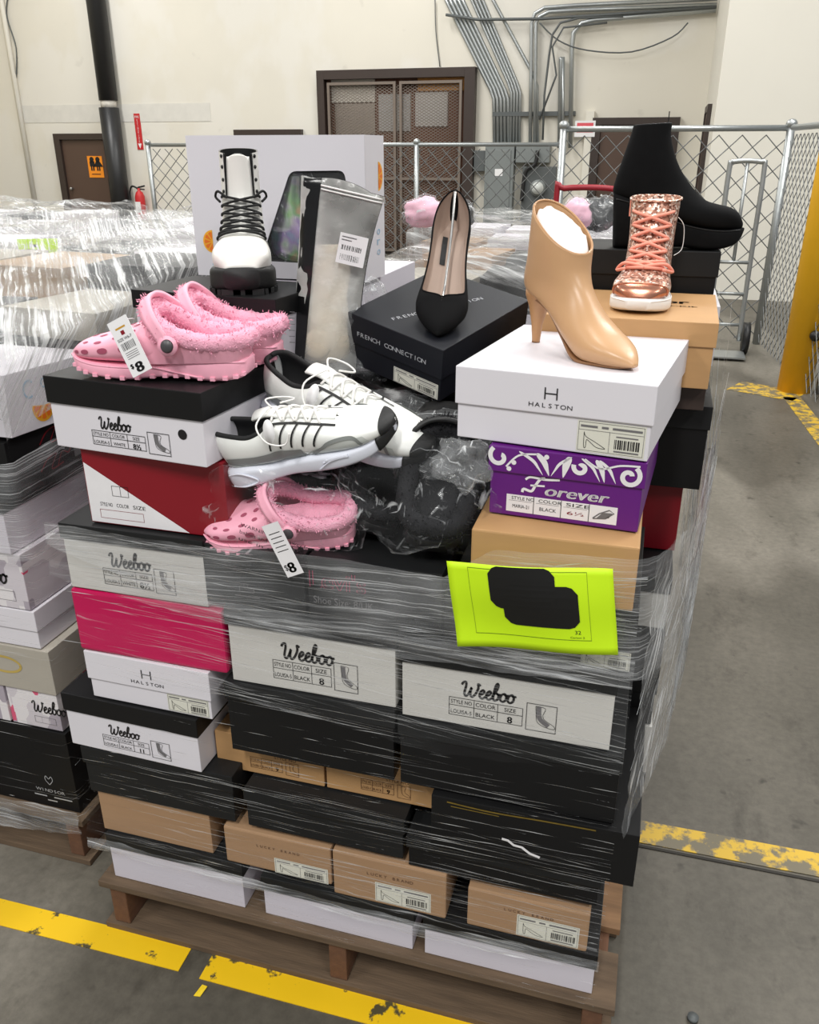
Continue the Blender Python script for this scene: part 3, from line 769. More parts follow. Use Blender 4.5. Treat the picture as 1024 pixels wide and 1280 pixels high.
def table(k, u0, v0, u1, v1, cells, lw=0.0009, mi=0, hs=0.42):
    k.frame(u0, v0, u1, v1, lw, mi); vm = (v0+v1)/2+(v1-v0)*0.05
    k.rect(u0, vm, u1, vm+lw, mi, 1)
    cuts = [0, .34, .66, 1]
    for c in cuts[1:-1]: k.rect(u0+(u1-u0)*c, v0, u0+(u1-u0)*c+lw, v1, mi, 1)
    rh = (v1-v0)/2
    for r in range(2):
        for c in range(3):
            t = cells[r][c]; cw = (cuts[c+1]-cuts[c])*(u1-u0)
            big = r == 1 and c == 2
            hh = rh*(0.7 if big else hs)
            wn = text2d(t)[2]*hh/0.7
            k.text(t, u0+(u1-u0)*(cuts[c]+cuts[c+1])/2, (vm if r == 0 else v0)+(rh-hh)/2*0.8, hh, min(wn, cw*0.84), mi, center=True, bold=0.0004 if big else 0)
def weeboo(style, colour, size, dot=False, cx=0.0):
    def pr(e, w, h, dep, lid, ov):
        k = Ink(); hb = h-lid
        s = w/0.30
        xh = hb*0.155
        u = w*(0.33+cx)
        script_word(k, 'Weeboo', u, hb*0.555, xh, xh*0.23)
        table(k, w*(0.27+cx), hb*0.17, w*(0.62+cx), hb*0.50, (('STYLE NO', 'COLOR', 'SIZE'), (style, colour, size)))
        a, b2, c, d = w*(0.635+cx), hb*0.13, w*(0.775+cx), hb*0.62
        k.frame(a, b2, c, d, 0.001); boot_icon(k, a, b2, c, d, filled=True)
        if dot: k.poly([(w*0.86+0.0085*math.cos(t*math.pi/8), hb*0.66+0.0085*math.sin(t*math.pi/8)) for t in range(16)], 0, 1)
        front(k, 'printed_panel', e, w, dep, ov)
    return pr
def label(k, u0, v0, u1, v1, shoe=HEEL, seed=1):
    rnd = random.Random(seed)
    k.rect(u0, v0, u1, v1, 3, 0); W_, H_ = u1-u0, v1-v0; lw = 0.0006
    k.frame(u0+W_*.02, v0+H_*.04, u1-W_*.02, v1-H_*.04, lw, 1)
    k.rect(u0+W_*.02, v1-H_*.3, u1-W_*.02, v1-H_*.3+lw, 1, 1)
    k.rect(u0+W_*.48, v0+H_*.04, u0+W_*.48+lw, v1-H_*.3, 1, 1)
    for a, b2 in ((.05, .3), (.36, .46), (.52, .95)): k.rect(u0+W_*a, v1-H_*.21, u0+W_*b2, v1-H_*.14, 1, 1)
    boot_icon(k, u0+W_*.06, v0+H_*.06, u0+W_*.46, v1-H_*.33, shoe, 0.0008)
    x = u0+W_*.56
    while x < u0+W_*.92:
        b2 = rnd.choice((.008, .014, .022))*W_; k.rect(x, v0+H_*.2, x+b2, v0+H_*.5, 0, 1); x += b2+rnd.choice((.009, .016))*W_
    k.rect(u0+W_*.58, v0+H_*.57, u0+W_*.9, v0+H_*.61, 1, 1); k.rect(u0+W_*.56, v0+H_*.1, u0+W_*.92, v0+H_*.15, 1, 1)
def halston(e, w, h, dep, lid, ov):
    k = Ink(); c = w*0.5; v = h-lid*0.62; s = lid/0.065
    for u in (c-0.011*s, c+0.009*s): k.rect(u, v, u+0.0022*s, v+0.02*s, 0, 1)
    k.rect(c-0.011*s, v+0.009*s, c+0.011*s, v+0.011*s, 0, 1)
    k.spaced('HALSTON', c-0.038*s, c+0.038*s, v-0.014*s, 0.0075*s, 0, 1, 1.25)
    front(k, 'printed_logo', e, w, dep, ov, True)
    k = Ink(); label(k, w*0.64, (h-lid)*0.06, w*0.97, (h-lid)*0.94, seed=3); front(k, 'paper_label', e, w, dep, ov)
def kraftprint(e, w, h, dep, lid, ov):
    k = Ink(); table(k, w*.32, h*.16, w*.62, h*.46, (('STYLE NO', 'COLOR', 'SIZE'), ('LOUISA-5', 'BLACK', '9')), 0.0008, 6)
    k.frame(w*.65, h*.12, w*.77, h*.48, .0008, 6); boot_icon(k, w*.65, h*.12, w*.77, h*.48, mi=6)
    k.text('STYLE NO', w*.55, h*.52, h*.07, w*.2, 6)
    front(k, 'printed_panel', e, w, dep, 0)
def luckyprint(lab, seed):
    def pr(e, w, h, dep, lid, ov):
        k = Ink(); k.spaced('LUCKY BRAND', w*.30, w*.72, h*.63, h*.065, 6); front(k, 'printed_name', e, w, dep, 0)
        k = Ink(); label(k, w*lab[0], h*lab[1], w*lab[2], h*lab[3], seed=seed); front(k, 'paper_label', e, w, dep, 0)
    return pr
D1 = 0.30
YF = 1.14
G = 'shoe boxes of the front row'
# left column, from the floor up
shoe_box('L1', -.999, -.68, YF, .33, .141, .264, .036, C_lilac, C_dark, 'white shoe box with black lid, on the pallet at its left front corner')
shoe_box('L2', -1.006, -.748, YF+.01, .33, .267, .371, 0, C_kraft2, None, 'plain kraft shoe box in the left column, second box up from the pallet')
shoe_box('L3', -1.02, -.681, YF, .33, .374, .489, .04, C_dark, C_dark, 'black shoe box in the left column below the white box of size 11')
shoe_box('L4', -1.038, -.735, YF-.006, .24, .492, .617, .041, C_white, C_black, 'white shoe box with black lid marked size 11, in the left column', weeboo('LOUISA-5', 'BLACK', '11'), yaw=-1.5)
shoe_box('L5', -.968, -.702, YF-.002, .3, .620, .725, .062, C_white, C_white, 'narrow white shoe box with H logo under the magenta box', halston, yaw=-1)
shoe_box('L6', -.975, -.667, YF, .3, .728, .858, 0, C_magenta, None, 'plain magenta shoe box in the left column', bev=0.006)
shoe_box('L7', -.976, -.69, YF, .22, .861, .991, .03, C_grey, C_dark, 'white shoe box with black lid marked size 8½ standing on the magenta box', weeboo('LOUISA-5', 'WHITE', '8½'))
def redwhite(e, w, h, dep, lid, ov):
    k = Ink(); k.poly([(0.002, 0.002), (w*0.72, 0.002), (0.002, h*0.82)], 2, 0)
    u0, v0 = w*.19, h*.28
    k.frame(u0, v0+h*.12, u0+w*.12, v0+h*.26, .0008, 0); k.rect(u0+w*.06, v0+h*.12, u0+w*.063, v0+h*.26, 0, 1)
    for i in range(3): k.text(('STYLE NO', 'COLOR', 'SIZE')[i], w*(.09+.12*i), v0-h*.03, h*.05, w*.09, 0)
    k.frame(w*.08, h*.08, w*.4, h*.2, .0007, 7)
    front(k, 'printed_panel', e, w, dep, 0)
shoe_box('L8', -.915, -.645, YF+.015, .26, .994, 1.131, 0, C_red, None, 'dark red shoe box with a white lower corner under the clog box', redwhite)
shoe_box('L9', -.948, -.640, 1.131, .232, 1.134, 1.257, .046, C_white, C_black, 'white shoe box with black lid marked size 8½ carrying the pink clogs', weeboo('LOUISA-5', 'WHITE', '8½', True), yaw=-5.5)
shoe_box('L10', -.932, -.622, 1.385, .2, 1.222, 1.36, .034, C_lilac, C_black, 'white shoe box with black lid under the white combat boot', yaw=-6)
# middle column
shoe_box('M1', -.640, -.316, YF, .33, .141, .246, .036, C_lilac, C_dark, 'white shoe box with black lid, on the pallet in the middle of the bottom row')
shoe_box('M2', -.712, -.484, YF, .33, .268, .360, 0, C_kraft2, None, 'kraft shoe box with a barcode label, left one of the middle pair', luckyprint((.47, .0, .97, .42), 5), bev=.004)
shoe_box('M2b', -.48, -.253, YF, .33, .249, .360, 0, C_kraft2, None, 'kraft shoe box with a barcode label, right one of the middle pair', luckyprint((.38, .06, .87, .5), 6), bev=.004)
shoe_box('M3', -.66, -.335, YF, .33, .374, .466, .03, C_dark, C_dark, 'black shoe box in the middle column above the two labelled kraft boxes')
shoe_box('M4', -.735, -.508, YF+.045, .3, .470, .556, 0, C_kraft, None, 'kraft shoe box with a printed table under the middle black box', kraftprint)
shoe_box('M4b', -.503, -.285, YF+.045, .3, .470, .556, 0, C_kraft, None, 'kraft shoe box with a printed table, left of the scratched black box', kraftprint)
shoe_box('M5', -.676, -.350, YF-.004, .33, .560, .713, .036, C_black, C_dark, 'plain black shoe box with lid under the middle white box of size 8')
shoe_box('M6', -.662, -.347, YF, .22, .716, .870, .036, C_grey, C_dark, 'white shoe box with black lid marked size 8 in the middle column', weeboo('LOUISA-5', 'BLACK', '8'))
def tinylogo(e, w, h, dep, lid, ov):
    k = Ink()
    k.frame(w*.35, h*.26, w*.5, h*.36, .0009, 1); boot_icon(k, w*.35, h*.28, w*.5, h*.42, mi=1); k.rect(w*.3, h*.18, w*.55, h*.2, 1, 1)
    front(k, 'printed_logo', e, w, dep, 0)
shoe_box('M7', -.695, -.508, YF+.004, .3, .873, .985, 0, C_dark, None, 'black shoe box with a tiny grey logo under the bagged pink clog', tinylogo)
def levis(e, w, h, dep, lid, ov):
    k = Ink(); k.text("Levi's", w*.02, h*.52, h*.28, w*.42, 5, bold=0.0012); k.text('Shoe Size: 8/UK', w*.04, h*.26, h*.12, w*.46, 1)
    front(k, 'printed_name', e, w, dep, 0)
shoe_box('M7b', -.502, -.272, YF+.004, .3, .873, .985, 0, C_dark, None, 'black shoe box with red lettering left of the yellow sheet', levis)
# right column
shoe_box('R1', -.298, .034, YF, .33, .141, .245, .036, C_lilac, C_black, 'white shoe box with black lid, on the pallet at its right front corner')
shoe_box('R2', -.212, .012, YF, .33, .249, .343, 0, C_kraft2, None, 'kraft shoe box with a barcode label in the right column', luckyprint((.42, .05, .93, .6), 7), bev=.004)
shoe_box('R3', -.331, .024, YF, .33, .363, .437, .028, C_black, C_dark, 'low black shoe box under the long scratched black box')
def scratch(e, w, h, dep, lid, ov):
    k = Ink(); pts = [(w*.36, h*.42), (w*.39, h*.41), (w*.42, h*.34), (w*.46, h*.33), (w*.5, h*.24), (w*.55, h*.2)]
    k.line(pts, .005, 2); front(k, 'white_tear', e, w, dep, 0)
    k = Ink(); k.line(smooth2([(w*.08, h*.93), (w*.3, h*.90), (w*.55, h*.93), (w*.8, h*.95)], 5), .003, 0); k.line([(w*.1, h*.86), (w*.34, h*.85)], .002, 0); k.build('mustard_scuff', [mat('scuff_mustard', (112, 92, 28), .6, var=.5, nscale=60)], e, (-w/2, -dep/2, 0), (1, 0, 0), (0, 0, 1), (0, -1, 0))
shoe_box('R4', -.281, .076, YF-.013, .36, .443, .556, 0, C_black, None, 'long black shoe box with a white tear, jutting out at the right', scratch)
shoe_box('R5', -.345, .035, YF-.004, .34, .560, .702, .036, C_black, C_dark, 'large plain black shoe box with lid under the right white box of size 8')
shoe_box('R6', -.342, .014, YF, .24, .705, .850, .036, C_grey, C_dark, 'white shoe box with black lid marked size 8 in the right column', weeboo('LOUISA-5', 'BLACK', '8', cx=-.03))
def r7(e, w, h, dep, lid, ov):
    k = Ink(); label(k, w*.735, h*.06, w*.985, h*.36, seed=9); front(k, 'paper_label', e, w, dep, 0)
shoe_box('R7', -.266, .031, YF, .33, .856, .964, 0, C_dark, None, 'black shoe box with a barcode label half hidden by the yellow sheet', r7)
shoe_box('R8', -.227, .021, YF, .34, .967, 1.072, 0, C_kraft, None, 'large kraft shoe box under the purple box', bev=.003)
def swirl(k, c, r, a0, turns, mi=2, w0=.007, flip=1):
    pts = []
    for i in range(26):
        t = i/25; a = a0+flip*turns*2*math.pi*t; rr = r*(1-0.75*t); pts.append((c[0]+rr*math.cos(a), c[1]+rr*math.sin(a)))
    k.line(pts, w0, mi)
def forever(e, w, h, dep, lid, ov):
    k = Ink(); v = h-lid
    swirl(k, (w*.075, v+lid*.62), lid*.42, 2.2, .8); swirl(k, (w*.9, v+lid*.42), lid*.42, 1.0, 1.1, flip=-1); swirl(k, (w*.60, v+lid*.55), lid*.28, 2.8, .9)
    def leaf(P, wm):
        C_ = smooth2(P, 8); n = len(C_); Lf = []; Rt = []
        for q_ in range(n):
            a, b2 = C_[max(q_-1, 0)], C_[min(q_+1, n-1)]; dx, dy = b2[0]-a[0], b2[1]-a[1]; d = math.hypot(dx, dy) or 1
            t_ = wm*math.sin(math.pi*min(1, (q_/(n-1))**.6)*.96+.06); Lf.append((C_[q_][0]-dy/d*t_, C_[q_][1]+dx/d*t_)); Rt.append((C_[q_][0]+dy/d*t_, C_[q_][1]-dx/d*t_))
        for q_ in range(n-1): k.poly([Rt[q_], Rt[q_+1], Lf[q_+1], Lf[q_]], 2, 1)
    for u, du, wm in ((.33, -.13, .0025), (.385, -.07, .0045), (.50, .03, .0055), (.44, .10, .0022), (.70, -.10, .0022), (.74, -.05, .004), (.80, -.09, .0025)):
        leaf([(w*(u+du), v+lid*.92), (w*(u+du*.3), v+lid*.62), (w*u, v+lid*.35), (w*(u-du*.25), v+lid*.08)], wm)
    for u, vv in ((.17, .5), (.14, .2), (.38, .9)): k.poly([(w*u+.004*math.cos(t*.8), v+lid*vv*.9+.004*math.sin(t*.8)) for t in range(8)], 2, 1)
    k.line(smooth2([(w*.12, v+lid*.25), (w*.2, v+lid*.75), (w*.32, v+lid*.88)], 6), .003, 2); k.line(smooth2([(w*.62, v+lid*.9), (w*.72, v+lid*.6), (w*.84, v+lid*.8), (w*.96, v+lid*.85)], 6), .003, 2)
    front(k, 'printed_swirls', e, w, dep, ov, True)
    k = Ink(); b_ = h-lid; u0 = w*.25
    k.line(smooth2([(u0-.004, b_*.58), (u0-.002, b_*.66), (u0+.01, b_*.63), (u0+.016, b_*.78), (u0+.023, b_*.93), (u0+.03, b_*.96)], 5), .0042, 2)
    k.line(smooth2([(u0, b_*.88), (u0+.008, b_*.95), (u0+.03, b_*.93), (u0+.052, b_*.96)], 5), .0036, 2)
    k.line([(u0+.008, b_*.76), (u0+.03, b_*.78)], .003, 2)
    k.text('orever', u0+.030, b_*.57, b_*.245, w*.40, 2, shear=.28, bold=.0009)
    k.rect(w*.13, b_*.1, w*.85, b_*.5, 2, 0)
    for i in range(4):
        a = w*(.13+.18*i)
        if i: k.rect(a, b_*.1, a+.001, b_*.5, 0, 1)
        if i < 3:
            k.text(('STYLE NO', 'COLOR', 'SIZE')[i], a+.008, b_*.39, b_*.075, w*.15, 0); k.rect(a+.004, b_*.36, a+w*.17, b_*.365, 0, 1)
            k.text(('MARIA-21', 'BLACK', '6½')[i], a+.01, b_*.2, b_*.08, w*.11, 0 if i < 2 else 7)
    k.line([(w*.70, b_*.2), (w*.74, b_*.32), (w*.8, b_*.42), (w*.83, b_*.36), (w*.78, b_*.22), (w*.7, b_*.19)], .002, 1); k.poly([(w*.72, b_*.2), (w*.8, b_*.24), (w*.82, b_*.36), (w*.76, b_*.35)], 1, 1)
    front(k, 'printed_panel', e, w, dep, ov)
shoe_box('R9', -.205, .030, 1.192, .33, 1.075, 1.186, .04, C_purple, C_purple, 'purple shoe box with white swirls on the lid, under the white boot box', forever, yaw=-4)
shoe_box('R10', -.252, .046, 1.198, .355, 1.189, 1.301, .058, C_white, C_white, 'white shoe box with H logo carrying the tan ankle boot', halston, yaw=-8)
# boxes behind the front row on the right
shoe_box('S3', -.2, .097, 1.62, .25, .853, .998, 0, C_red, None, 'red shoe box deep in the stack at the right side, mostly hidden')
shoe_box('S1', -.185, .128, 1.585, .29, 1.001, 1.166, .045, C_black, C_dark, 'black shoe box with lid in the second row under the kraft sneaker box')
shoe_box('S2', -.19, .108, 1.545, .34, 1.169, 1.213, 0, mat('carton_dark_brown', (62, 50, 44), .5), None, 'flat dark brown box between the kraft sneaker box and a black box')
def orprint(e, w, h, dep, lid, ov):
    k = Ink(); k.text('or', w*.70, dep*.50, .030, None, 0, bold=.0016); k.text('TELLURIDE', w*.66, dep*.36, .009, None, 0, bold=.0003)
    k.build('printed_name', INKS, e, (-w/2, -dep/2, h), (1, 0, 0), (0, 1, 0), (0, 0, 1))
shoe_box('R11', -.185, .116, 1.515, .32, 1.216, 1.331, .042, C_kraft, C_kraft, 'kraft shoe box with a black name on its lid carrying the glitter sneaker', None, yaw=-1.5)
k = Ink(); k.text('or', .205, .185, .034, .045, 0, bold=.0016); k.text('LUCKIE', .19, .15, .009, .075, 0, bold=.0004)
k.build('printed_name', INKS, BOXES['R11'], (-.1505, -.16, .115), (1, 0, 0), (0, 1, 0), (0, 0, 1))
shoe_box('W1', -.17, .138, 1.9, .3, 1.169, 1.297, 0, C_white, None, 'white shoe box behind the kraft sneaker box at the far right')
shoe_box('R12', -.19, .118, 1.852, .22, 1.300, 1.411, .05, C_black, C_dark, 'black shoe box with lid carrying the black wedge boot', yaw=2)
# inner rows that carry the boxes at the back
def column(x0, x1, y0, dep, zs, mats, grp, lab, key):
    for i in range(len(zs)-1):
        shoe_box('%s%d' % (key, i), x0, x1, y0, dep, zs[i]+.0015, zs[i+1]-.0015, .035 if i % 2 else 0, mats[i % len(mats)], C_dark, lab, group=grp)
zz = [.14, .262, .384, .506, .62, .735, .851]
column(-.21, .094, 1.50, .34, zz, [C_dark, C_black, C_grey], 'shoe boxes in the second row on the right', 'shoe box in the second row at the right side of the wrapped stack', 'ra')
column(-.21, .090, 1.885, .33, zz+[.998, 1.167], [C_black, C_dark], 'shoe boxes in the third row on the right', 'black shoe box in the third row at the right side of the wrapped stack', 'rb')
column(-.60, -.24, 1.50, .34, [.14, .39, .64, .89, 1.12], [C_dark], 'cartons inside the stack, middle', 'dark carton hidden in the middle of the wrapped stack', 'ma')
column(-.60, -.24, 1.885, .33, [.14, .39, .64, .89, 1.14], [C_dark], 'cartons inside the stack, middle', 'dark carton hidden in the middle of the wrapped stack', 'mb')
column(-1.0, -.62, 1.495, .30, [.14, .36, .58, .80, 1.01, 1.221], [C_dark], 'cartons inside the stack, left', 'dark carton hidden at the left of the wrapped stack', 'la')
column(-1.0, -.62, 1.81, .42, [.14, .4, .66, .92, 1.12, 1.328], [C_lilac], 'cartons inside the stack, left rear', 'white carton under the big white display carton', 'lb')

# tilted midnight box of the black pump
FCR = tuple(math.radians(a) for a in (11.1, 11.2, -21.6))
FCM = Matrix.Translation((-.3335, 1.38, 1.286)) @ Euler(FCR).to_matrix().to_4x4()
fw, fl_, fh = .2185, .271, .1035
FCB = FCM @ Vector((-fw/2, fl_/2, -fh))
def frenchc(e, w, h, dep, lid, ov):
    k = Ink(); k.spaced('FRENCH CONNECTION', w*.10, w*.83, h*.60, .0085, 4, 1, 1.1)
    front(k, 'printed_name', e, w, dep, ov, True)
    k = Ink(); label(k, w*.50, h*.02, w*.965, h*.28, seed=12); front(k, 'paper_label', e, w, dep, -.0005)
    k = Ink(); k.spaced('FRENCH CONNECTION', .03, .245, 0, .011, 4, 1, 1.1)
    k.build('printed_top_name', INKS, e, (-w*.30, -dep*.5+.008, h), (.18, .98, 0), (-.98, .18, 0), (0, 0, 1))
shoe_box('FC', 0, fw, 0, fl_, 0, fh, .058, C_navy, C_navy, 'midnight black shoe box with silver lettering, tilted, carrying the black pump', None, rot=FCR, loc=FCB, ov=.003)
e = BOXES['FC']
k = Ink(); k.spaced('FRENCH CONNECTION', fw*.10, fw*.84, fh*.62, .0088, 4, 1, 1.15); k.build('printed_name', INKS, e, (-fw/2, -fl_/2, 0), (1, 0, 0), (0, 0, 1), (0, -1, 0))
k = Ink(); label(k, fw*.50, fh*.02, fw*.965, fh*.31, seed=12); k.build('paper_label', INKS, e, (-fw/2, -fl_/2+.003, 0), (1, 0, 0), (0, 0, 1), (0, -1, 0))
k = Ink(); k.spaced('FRENCH CONNECTION', 0, .20, 0, .010, 4, 1, 1.1); k.build('printed_top_name', INKS, e, (-fw*.12, -fl_*.40, fh), (.35, .937, 0), (-.937, .35, 0), (0, 0, 1))
# ------------------------------------------------------------------ shoes
def xf(loc, rot): return Matrix.Translation(loc) @ Euler(rot).to_matrix().to_4x4()
# ---- tan ankle boot
M_tan = mat('tan_leather', (200, 158, 116), 0.33, var=0.05, nscale=12, bump=0.05, bscale=320)
M_tan2 = mat('tan_heel', (186, 140, 96), 0.4, var=0.05)
M_sole_tan = mat('sole_brown', (140, 100, 66), 0.5)
M_tissue = mat('white_tissue', (240, 238, 236), 0.8, bump=0.5, bscale=60)
e = thing('ankle_boot', 'tan leather stiletto ankle boot standing on the white H logo box', 'ankle boot', (-.190, 1.428, 1.3015), (0, 0, math.radians(-45)))
TB = Loft([(.112, .152, .010, .225, .040, 2.2), (.112, .142, .006, .185, .040, 2.2), (.115, .124, -.002, .140, .037, 2.2), (.126, .104, -.013, .108, .033, 2.2),
           (.141, .086, -.008, .090, .032, 2.2), (.156, .070, .022, .080, .032, 2.3), (.173, .055, .062, .062, .034, 2.4), (.190, .044, .108, .030, .038, 2.5),
           (.206, .036, .150, .005, .039, 2.6), (.222, .028, .190, .002, .031, 2.6), (.238, .019, .225, .004, .016, 2.5), (.247, .010, .246, .008, .004, 2.2)], 6)
q = MB(); TB.mesh(q, 0, 40, cap0=False); o = q.build('leather_upper', M_tan, e)
md = o.modifiers.new('thick', 'SOLIDIFY'); md.thickness = .0025; md.offset = -1
q = MB(); pts = [TB.at(u*.25, 0, .0005) for u in range(0, 44)]; q.tube(pts, .0011, 6); q.build('front_seam', M_tan2, e)
q = MB(); q.tube([TB.at(.02, 2*math.pi*j/40, .0003) for j in range(40)], .0018, 6, closed=True); q.build('top_edge', M_tan2, e)
q = MB(); rs = []
for r in range(5):
    f = r/4
    rs.append([TB.at(.35-.25*f if f < .99 else .02, 2*math.pi*j/32)*1.0 for j in range(32)])
c = sum(rs[-1], Vector())/32
q.rings([[c+(p-c)*.93+Vector((0, 0, -.012)) for p in TB_ring] for TB_ring in [[TB.at(.4, 2*math.pi*j/32) for j in range(32)], [TB.at(.12, 2*math.pi*j/32) for j in range(32)]]] +
        [[c+(TB.at(.1, 2*math.pi*j/32)-c)*k+Vector((0, 0, -.004+.012*(1-k)+.006*noise.noise(Vector((j*.9, k*9, 2))))) for j in range(32)] for k in (.86, .6, .3)], 0, cap0=False)
q.build('tissue_stuffing', M_tissue, e)
q = MB()
rs = []
for z, x0, x1, wd in ((.0, .003, .017, .0065), (.004, .003, .0175, .0068), (.03, .000, .021, .0085), (.06, -.006, .031, .015), (.078, -.011, .046, .024), (.088, -.010, .050, .026)):
    rs.append([Vector(((x0+x1)/2+(x1-x0)/2*math.cos(t*math.pi/10), wd*math.sin(t*math.pi/10), z)) for t in range(20)])
q.rings(rs); q.build('stiletto_heel', M_tan2, e)
q = MB(); rs = [[Vector((.010+.0072*math.cos(t*math.pi/8), .0067*math.sin(t*math.pi/8), z)) for t in range(16)] for z in (-.0005, .006)]; q.rings(rs); q.build('heel_tip', M_sole_tan, e)
q = MB()
SB = Loft([(.02, .080, .02, .074, .020, 6), (.06, .0635, .06, .057, .018, 6), (.105, .033, .105, .026, .026, 6), (.15, .0065, .150, .0005, .037, 6), (.19, .005, .19, -.0005, .031, 6), (.225, .006, .225, .001, .016, 6), (.246, .010, .246, .005, .004, 4)], 5)
SB.mesh(q, 0, 24); q.build('outsole', M_sole_tan, e)

# ---- black pump on the tilted box
M_suede = mat('black_suede', (17, 17, 18), 0.9, var=0.25, nscale=60, spec=0.15)
M_insole = mat('taupe_insole', (176, 154, 140), 0.6, var=0.06)
M_gloss = mat('black_gloss', (12, 12, 13), 0.2)
toe_w = FCM @ Vector((-.034, .028, .0))
PR = (FCM.to_3x3() @ Matrix.Rotation(math.radians(-58), 3, 'Z'))
pl = .218
pump_loc = toe_w - PR @ Vector((pl*1.14, 0, 0)) + PR @ Vector((0, 0, .001))
e = thing('high_heel_pump', 'black suede pointed pump with a taupe insole on the tilted black box', 'pump', pump_loc, PR.to_euler()); e.scale = (1.14, 1.2, 1.14)
PS = Shell([(-.0085, .0004, .096, .151, .25, 2), (-.006, .008, .089, .151, .3, 2), (.000, .019, .080, .152, .55, 2), (.012, .027, .077, .146, 1.0, 2), (.035, .030, .072, .128, 1.15, 2.1), (.065, .029, .058, .108, 1.22, 2.2), (.095, .030, .036, .086, 1.22, 2.2),
            (.120, .034, .018, .066, 1.12, 2.3), (.145, .038, .005, .054, .95, 2.4), (.158, .039, .002, .049, .55, 2.4), (.166, .038, .001, .046, .06, 2.4), (.175, .036, .001, .041, 0, 2.4), (.195, .026, .001, .031, 0, 2.4), (.212, .012, .002, .020, 0, 2.3), (.219, .003, .004, .011, 0, 2), (.2205, .0003, .006, .008, 0, 2)], 6)
q = MB(); PS.mesh(q, 0, 36); q.build('suede_upper', M_suede, e)
q = MB(); PS.mesh(q, 0, 36, -.0016, -.0062, .164); q.build('lining', M_insole, e)
q = MB(); vs = []
st = [a for a in PS.S if -.0075 < a[0] < .168]
vs = []
for a in st:
    for j in range(5): vs.append((a[0], (j/2-1)*max(a[1]-.003, .002)*.97, a[2]+.006+.004*abs(j/2-1)))
q.add(vs, [(i*5+j, i*5+j+1, i*5+j+6, i*5+j+5) for i in range(len(st)-1) for j in range(4)], 0, True); q.build('insole', M_insole, e)
q = MB(); vs = []
for i in range(9):
    x = .028+.05*i/8; z = min(PS.S, key=lambda a: abs(a[0]-x))[2]+.0115; vs += [(x, -.0125, z), (x, -.0045, z-.0016)]
q.add(vs, [(2*i, 2*i+1, 2*i+3, 2*i+2) for i in range(8)]); q.build('insole_logo_patch', M_black, e)
q = MB(); q.tube([(.0, .0, .15), (.03, .001, .115), (.08, .0015, .078), (.13, .001, .045), (.163, 0, .03)], .0022, 6); q.build('silver_stay', M_chrome, e)
q = MB(); q.ell((.152, 0, .020), (.010, .027, .010), nz=.3, ns=90); q.build('toe_tissue', M_tissue, e)
ed = [PS.pt(a, a[4]) for a in PS.S if a[0] < .168] + [PS.pt(a, -a[4]) for a in reversed(PS.S) if a[0] < .168]
q = MB(); q.tube(ed, .0011, 6); q.build('topline_binding', M_suede, e)
q = MB(); q.rings([[Vector(((x0+x1)/2+(x1-x0)/2*math.cos(t*math.pi/8), w_*math.sin(t*math.pi/8), z)) for t in range(16)] for z, x0, x1, w_ in ((.0, .002, .013, .0055), (.03, .000, .016, .007), (.055, -.003, .020, .011), (.070, -.005, .028, .016))]); q.build('stiletto_heel', M_suede, e)

# ---- rose glitter high-top
def glitter():
    m = bpy.data.materials.new('rose_glitter'); m.use_nodes = True; nt = m.node_tree; N = nt.nodes; L = nt.links; b = N['Principled BSDF']
    tc = N.new('ShaderNodeTexCoord'); v = N.new('ShaderNodeTexVoronoi'); v.inputs['Scale'].default_value = 260; L.new(tc.outputs['Object'], v.inputs['Vector'])
    sp = N.new('ShaderNodeSeparateColor'); L.new(v.outputs['Color'], sp.inputs[0])
    r = N.new('ShaderNodeValToRGB'); cr = r.color_ramp; cr.interpolation = 'CONSTANT'
    for i, (p, c) in enumerate(((0, (120, 76, 60)), (.2, (190, 138, 116)), (.45, (226, 180, 158)), (.68, (252, 238, 226)), (.88, (160, 108, 88)))):
        el = cr.elements[i] if i < 2 else cr.elements.new(p)
        el.position = p; el.color = rgb(c)
    L.new(sp.outputs[0], r.inputs[0]); L.new(r.outputs[0], b.inputs['Base Color'])
    b.inputs['Metallic'].default_value = .45; b.inputs['Roughness'].default_value = .38
    bp = N.new('ShaderNodeBump'); bp.inputs['Strength'].default_value = 1.0; bp.inputs['Distance'].default_value = .003
    L.new(sp.outputs[1], bp.inputs['Height']); L.new(bp.outputs[0], b.inputs['Normal'])
    return m
M_glit = glitter()
M_rose = mat('rose_gold_smooth', (196, 136, 112), 0.25, .8, var=.1, nscale=40)
M_rub = mat('white_rubber', (236, 234, 230), 0.5, var=.02)
M_lpink = mat('salmon_lace', (245, 160, 138), 0.75, bump=.3, bscale=600)
HT0 = atz(789, 392, 1.331)
e = thing('high_top_sneaker', 'rose gold glitter high-top sneaker with salmon laces on the kraft box', 'sneaker', (HT0.x+.022, HT0.y+.232, 1.3315), (0, 0, math.radians(-93))); e.scale = (1, 1.04, .9)
HT = Loft([(.078, .200, -.004, .208, .043, 2.5), (.082, .185, -.004, .185, .043, 2.5), (.090, .160, -.004, .150, .041, 2.5), (.103, .135, -.006, .115, .040, 2.5), (.122, .112, -.008, .080, .040, 2.5),
           (.142, .094, -.006, .045, .041, 2.6), (.160, .080, .040, .028, .043, 2.7), (.178, .070, .100, .024, .047, 2.8), (.195, .064, .150, .024, .049, 2.9), (.212, .058, .190, .024, .046, 2.9), (.226, .046, .215, .024, .036, 2.7), (.233, .030, .231, .024, .016, 2.4)], 6)
q = MB(); HT.mesh(q, 0, 44, cap0=False); q.build('glitter_upper', M_glit, e)
q = MB(); HT.mesh(q, 0, 44, i0=int(6*9.3), off=.0016, cap0=False); q.build('toe_cap', M_rose, e)
